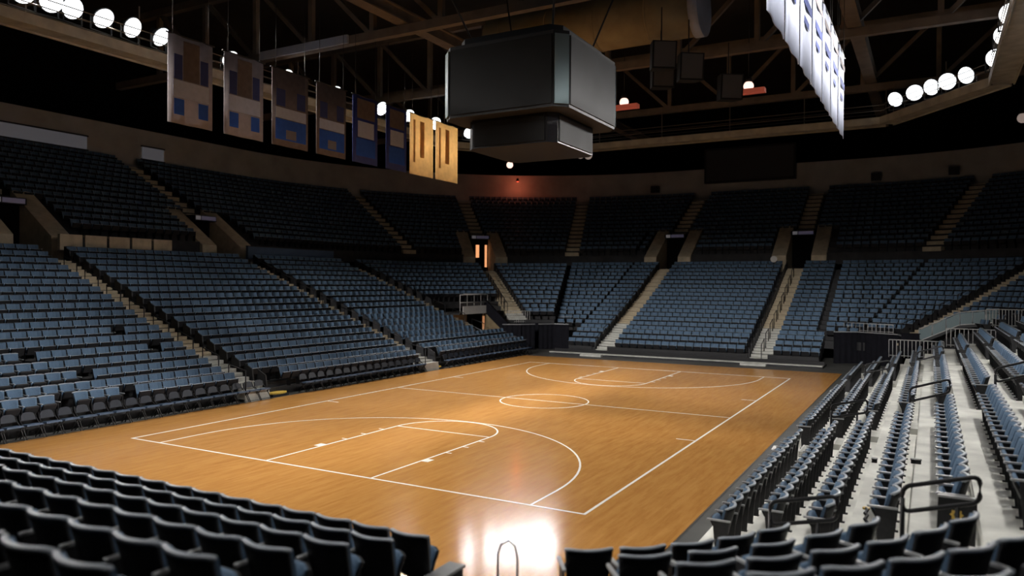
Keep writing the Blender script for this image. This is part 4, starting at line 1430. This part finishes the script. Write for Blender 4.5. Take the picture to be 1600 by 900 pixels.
# ------------------------------------------------------------------ banners
def banner(x, y0, y1, z0, z1, label, kind, group, face=1):
    """cloth banner in a plane across x, front towards face*x"""
    t = tag(empty('banner', (x, (y0 + y1) / 2, z0)), label, 'banner', group)
    h, wd = z1 - z0, (y1 - y0) / 2
    n = 8
    mb = MB()
    vs, fs = [], []
    for s in (-.012, .012):
        for j in range(2):
            for k in range(n + 1):
                vs.append((s + .025 * math.sin(k * 1.3), -wd + 2 * wd * k / n, h * j))
    m = n + 1
    for k in range(n):
        fs += [(k, k + 1, m + k + 1, m + k), (2 * m + k, 3 * m + k, 3 * m + k + 1, 2 * m + k + 1), (k, 2 * m + k, 2 * m + k + 1, k + 1), (m + k, m + k + 1, 3 * m + k + 1, 3 * m + k)]
    fs += [(0, m, 3 * m, 2 * m), (n, 2 * m + n, 3 * m + n, m + n)]
    mb.add(vs, fs, 0, True)
    def patch(name, a, b, c, d, m_, lift=0):
        xx = face * (.043 + lift)
        build(MB().box(min(xx, xx + face * .006), max(xx, xx + face * .006), -wd + 2 * wd * a, -wd + 2 * wd * b, h * c, h * d), name, m_, t)
    if kind == 'blue':
        build(mb, 'cloth', 'cloth_cream', t)
        patch('navy_field', .12, .30, .50, .78, 'cloth_navy')
        patch('navy_field', .70, .88, .50, .78, 'cloth_navy')
        patch('tan_field', .32, .68, .50, .95, 'cloth_tan')
        patch('white_band', .10, .90, .30, .49, 'cloth_white')
        patch('blue_block', .12, .34, .10, .28, 'cloth_blue')
        patch('blue_block', .66, .88, .10, .28, 'cloth_blue')
    elif kind == 'royal':
        build(mb, 'cloth', 'cloth_tan', t)
        patch('navy_field', .10, .34, .52, .74, 'cloth_navy')
        patch('navy_field', .66, .90, .52, .74, 'cloth_navy')
        patch('white_band', .08, .92, .36, .50, 'cloth_white')
        patch('blue_field', .08, .92, .08, .35, 'cloth_blue')
        patch('cream_patch', .36, .64, .10, .22, 'cloth_cream', .006)
    elif kind == 'pale':
        build(mb, 'cloth', 'cloth_navy', t)
        patch('white_field', .18, .82, .38, .62, 'cloth_white')
        patch('blue_field', .12, .88, .10, .36, 'cloth_blue')
        patch('tan_field', .15, .85, .66, .95, 'cloth_tan')
    elif kind == 'gold':
        build(mb, 'cloth', 'cloth_gold', t)
        patch('brown_stripe', .40, .58, .30, .9, 'cloth_brown')
        patch('brown_stripe', .12, .20, .2, .9, 'cloth_brown')
    else:
        build(mb, 'cloth', 'cloth_white', t)
        patch('blue_stripe', .15, .85, .56, .64, 'cloth_navy')
        patch('navy_stripe', .20, .60, .40, .46, 'cloth_navy')
        patch('tan_stripe', .1, .9, .80, .86, 'cloth_cream')
    build(MB().tube([(0, -wd - .08, h), (0, wd + .08, h)], .035, 8), 'rod', 'iron', t)
    for s in (-wd * .8, wd * .8):
        build(MB().tube([(0, s, h), (0, s, 18.0 - z0)], .012, 5), 'cable', 'iron', t)
    return t


BL = [(4.41, 6.5, 'blue'), (7.07, 9.2, 'blue'), (9.7, 11.95, 'royal'), (12.5, 14.6, 'royal'), (15.1, 17.1, 'pale'), (17.8, 19.65, 'pale'), (19.95, 22.25, 'gold'), (22.5, 24.9, 'gold')]
for k, (a, b, kd) in enumerate(BL):
    names = {'blue': 'cream and blue', 'royal': 'royal blue and white', 'pale': 'navy and white', 'gold': 'plain gold'}
    banner(-12.0, a, b, 11.12, 14.6, '{} cloth banner, {} from the left in the hanging row'.format(names[kd], ordinal(k + 1)), kd, 'banners hung along the left side')
for k in range(7):
    y1 = 20.0 - k * 2.45
    banner(10.7, y1 - 2.3, y1, 11.1, 14.5, 'white banner with coloured stripes on the right, {} from its far end'.format(ordinal(k + 1)), 'white', 'banners hung along the right side', 1)

# ------------------------------------------------------------------ things on the wall band
for k, (x, lab) in enumerate(((-10.9, 'left of the dark panel'), (9.6, 'right of the dark panel'), (15.6, 'near the right picture edge'))):
    yb = YF + math.sqrt(max(0, 29.5 ** 2 - max(0, x - XR) ** 2 - max(0, XL - x) ** 2)) - .32
    t = tag(empty('wall_speaker', (x, yb, 14.6)), 'small black wall speaker on the brown band {}'.format(lab), 'speaker', 'wall speakers on the band')
    build(MB().box(-.4, .4, -.2, .3, -.3, .35), 'cabinet', 'black_metal', t)
    build(MB().cyl((0, -.2, .02), (0, -.23, .02), .22, n=16), 'cone', 'iron', t)
dp = tag(empty('wall_display', (-1.2, YF + 29.2, 14.9)), 'large dark display panel on the far wall band', 'display')
build(MB().box(-4.6, 4.0, -.2, .25, 0, 3.4), 'frame', 'black_metal', dp)  # black panel drawn for a dark opening in the band
build(MB().box(-4.4, 3.8, -.23, -.2, .2, 3.2), 'screen', 'print_black', dp)
for y, ln, lab in ((13.9, 3.4, 'dim lit window strip high on the left wall'), (22.5, .9, 'second dim window high on the left wall')):
    t = tag(empty('booth_window', (XL - 29.4, y, 14.2)), lab, 'window')
    build(MB().box(-.05, .03, -ln, ln, 0, .9), 'pane', 'window_dim', t)
    build(MB().box(-.06, .06, -ln - .1, ln + .1, -.1, 0), 'sill', 'iron', t)
    build(MB().box(-.06, .06, -ln - .1, ln + .1, .9, 1.0), 'head', 'iron', t)
rl = bpy.data.lights.new('red_wall_light', 'POINT')
rl.energy = 60
rl.color = (1, .2, .1)
rl.shadow_soft_size = .2
t = tag(empty('wall_lamp', (-24.0, 54.6, 15.6)), 'small red lamp washing the far left wall band', 'lamp')
build(MB().cyl((0, 0, 0), (0, 0, .3), .16, .1, 12), 'shade', 'iron', t)
build(MB().cyl((0, 0, -.06), (0, 0, 0), .12, n=12), 'bulb', 'lens_red', t)
link('glow', rl, t, (0, 0, -.25))

# ------------------------------------------------------------------ small things
rs = tag(empty('round_sign', (2.95, 48.3, 6.0)), 'small round white sign on a post at the far right entrance', 'sign')
build(MB().cyl((0, -.05, .95), (0, 0, .95), .26, n=20), 'disc', 'white', rs)
build(MB().tube([(0, 0, 0), (0, 0, .95)], .03, 6), 'post', 'iron', rs)
for (x, y, row, sx, sy, lab) in ((12.95, 3.3, 2, .05, .06, 'small black box left on the pale tread behind the third row'),
                                 (13.75, 2.2, 3, .09, .05, 'flat dark box left on the pale tread behind the fourth row')):
    t = tag(empty('litter_box', (x, y, RIGHT[row + 1][1] - BH)), lab, 'box')
    build(MB().box(-sx, sx, -sy, sy, 0, .07), 'body', 'iron', t)
    build(MB().box(-sx - .01, sx + .01, -sy - .01, sy + .01, .07, .085), 'lid', 'shell', t)
sr2 = tag(empty('dropped_strap', (13.05, -1.0, RIGHT[3][1] - BH)), 'dark strap with tan buckle lying on the near pale tread', 'strap')
build(MB().tube([(0, .45, .02), (.03, .3, .03), (.0, .15, .02), (.05, 0, .03), (.02, -.2, .02), (.08, -.4, .02)], .025, 6), 'band', 'iron', sr2)
build(MB().cyl((0, .48, 0), (0, .48, .03), .06, n=10), 'buckle', 'gold', sr2)
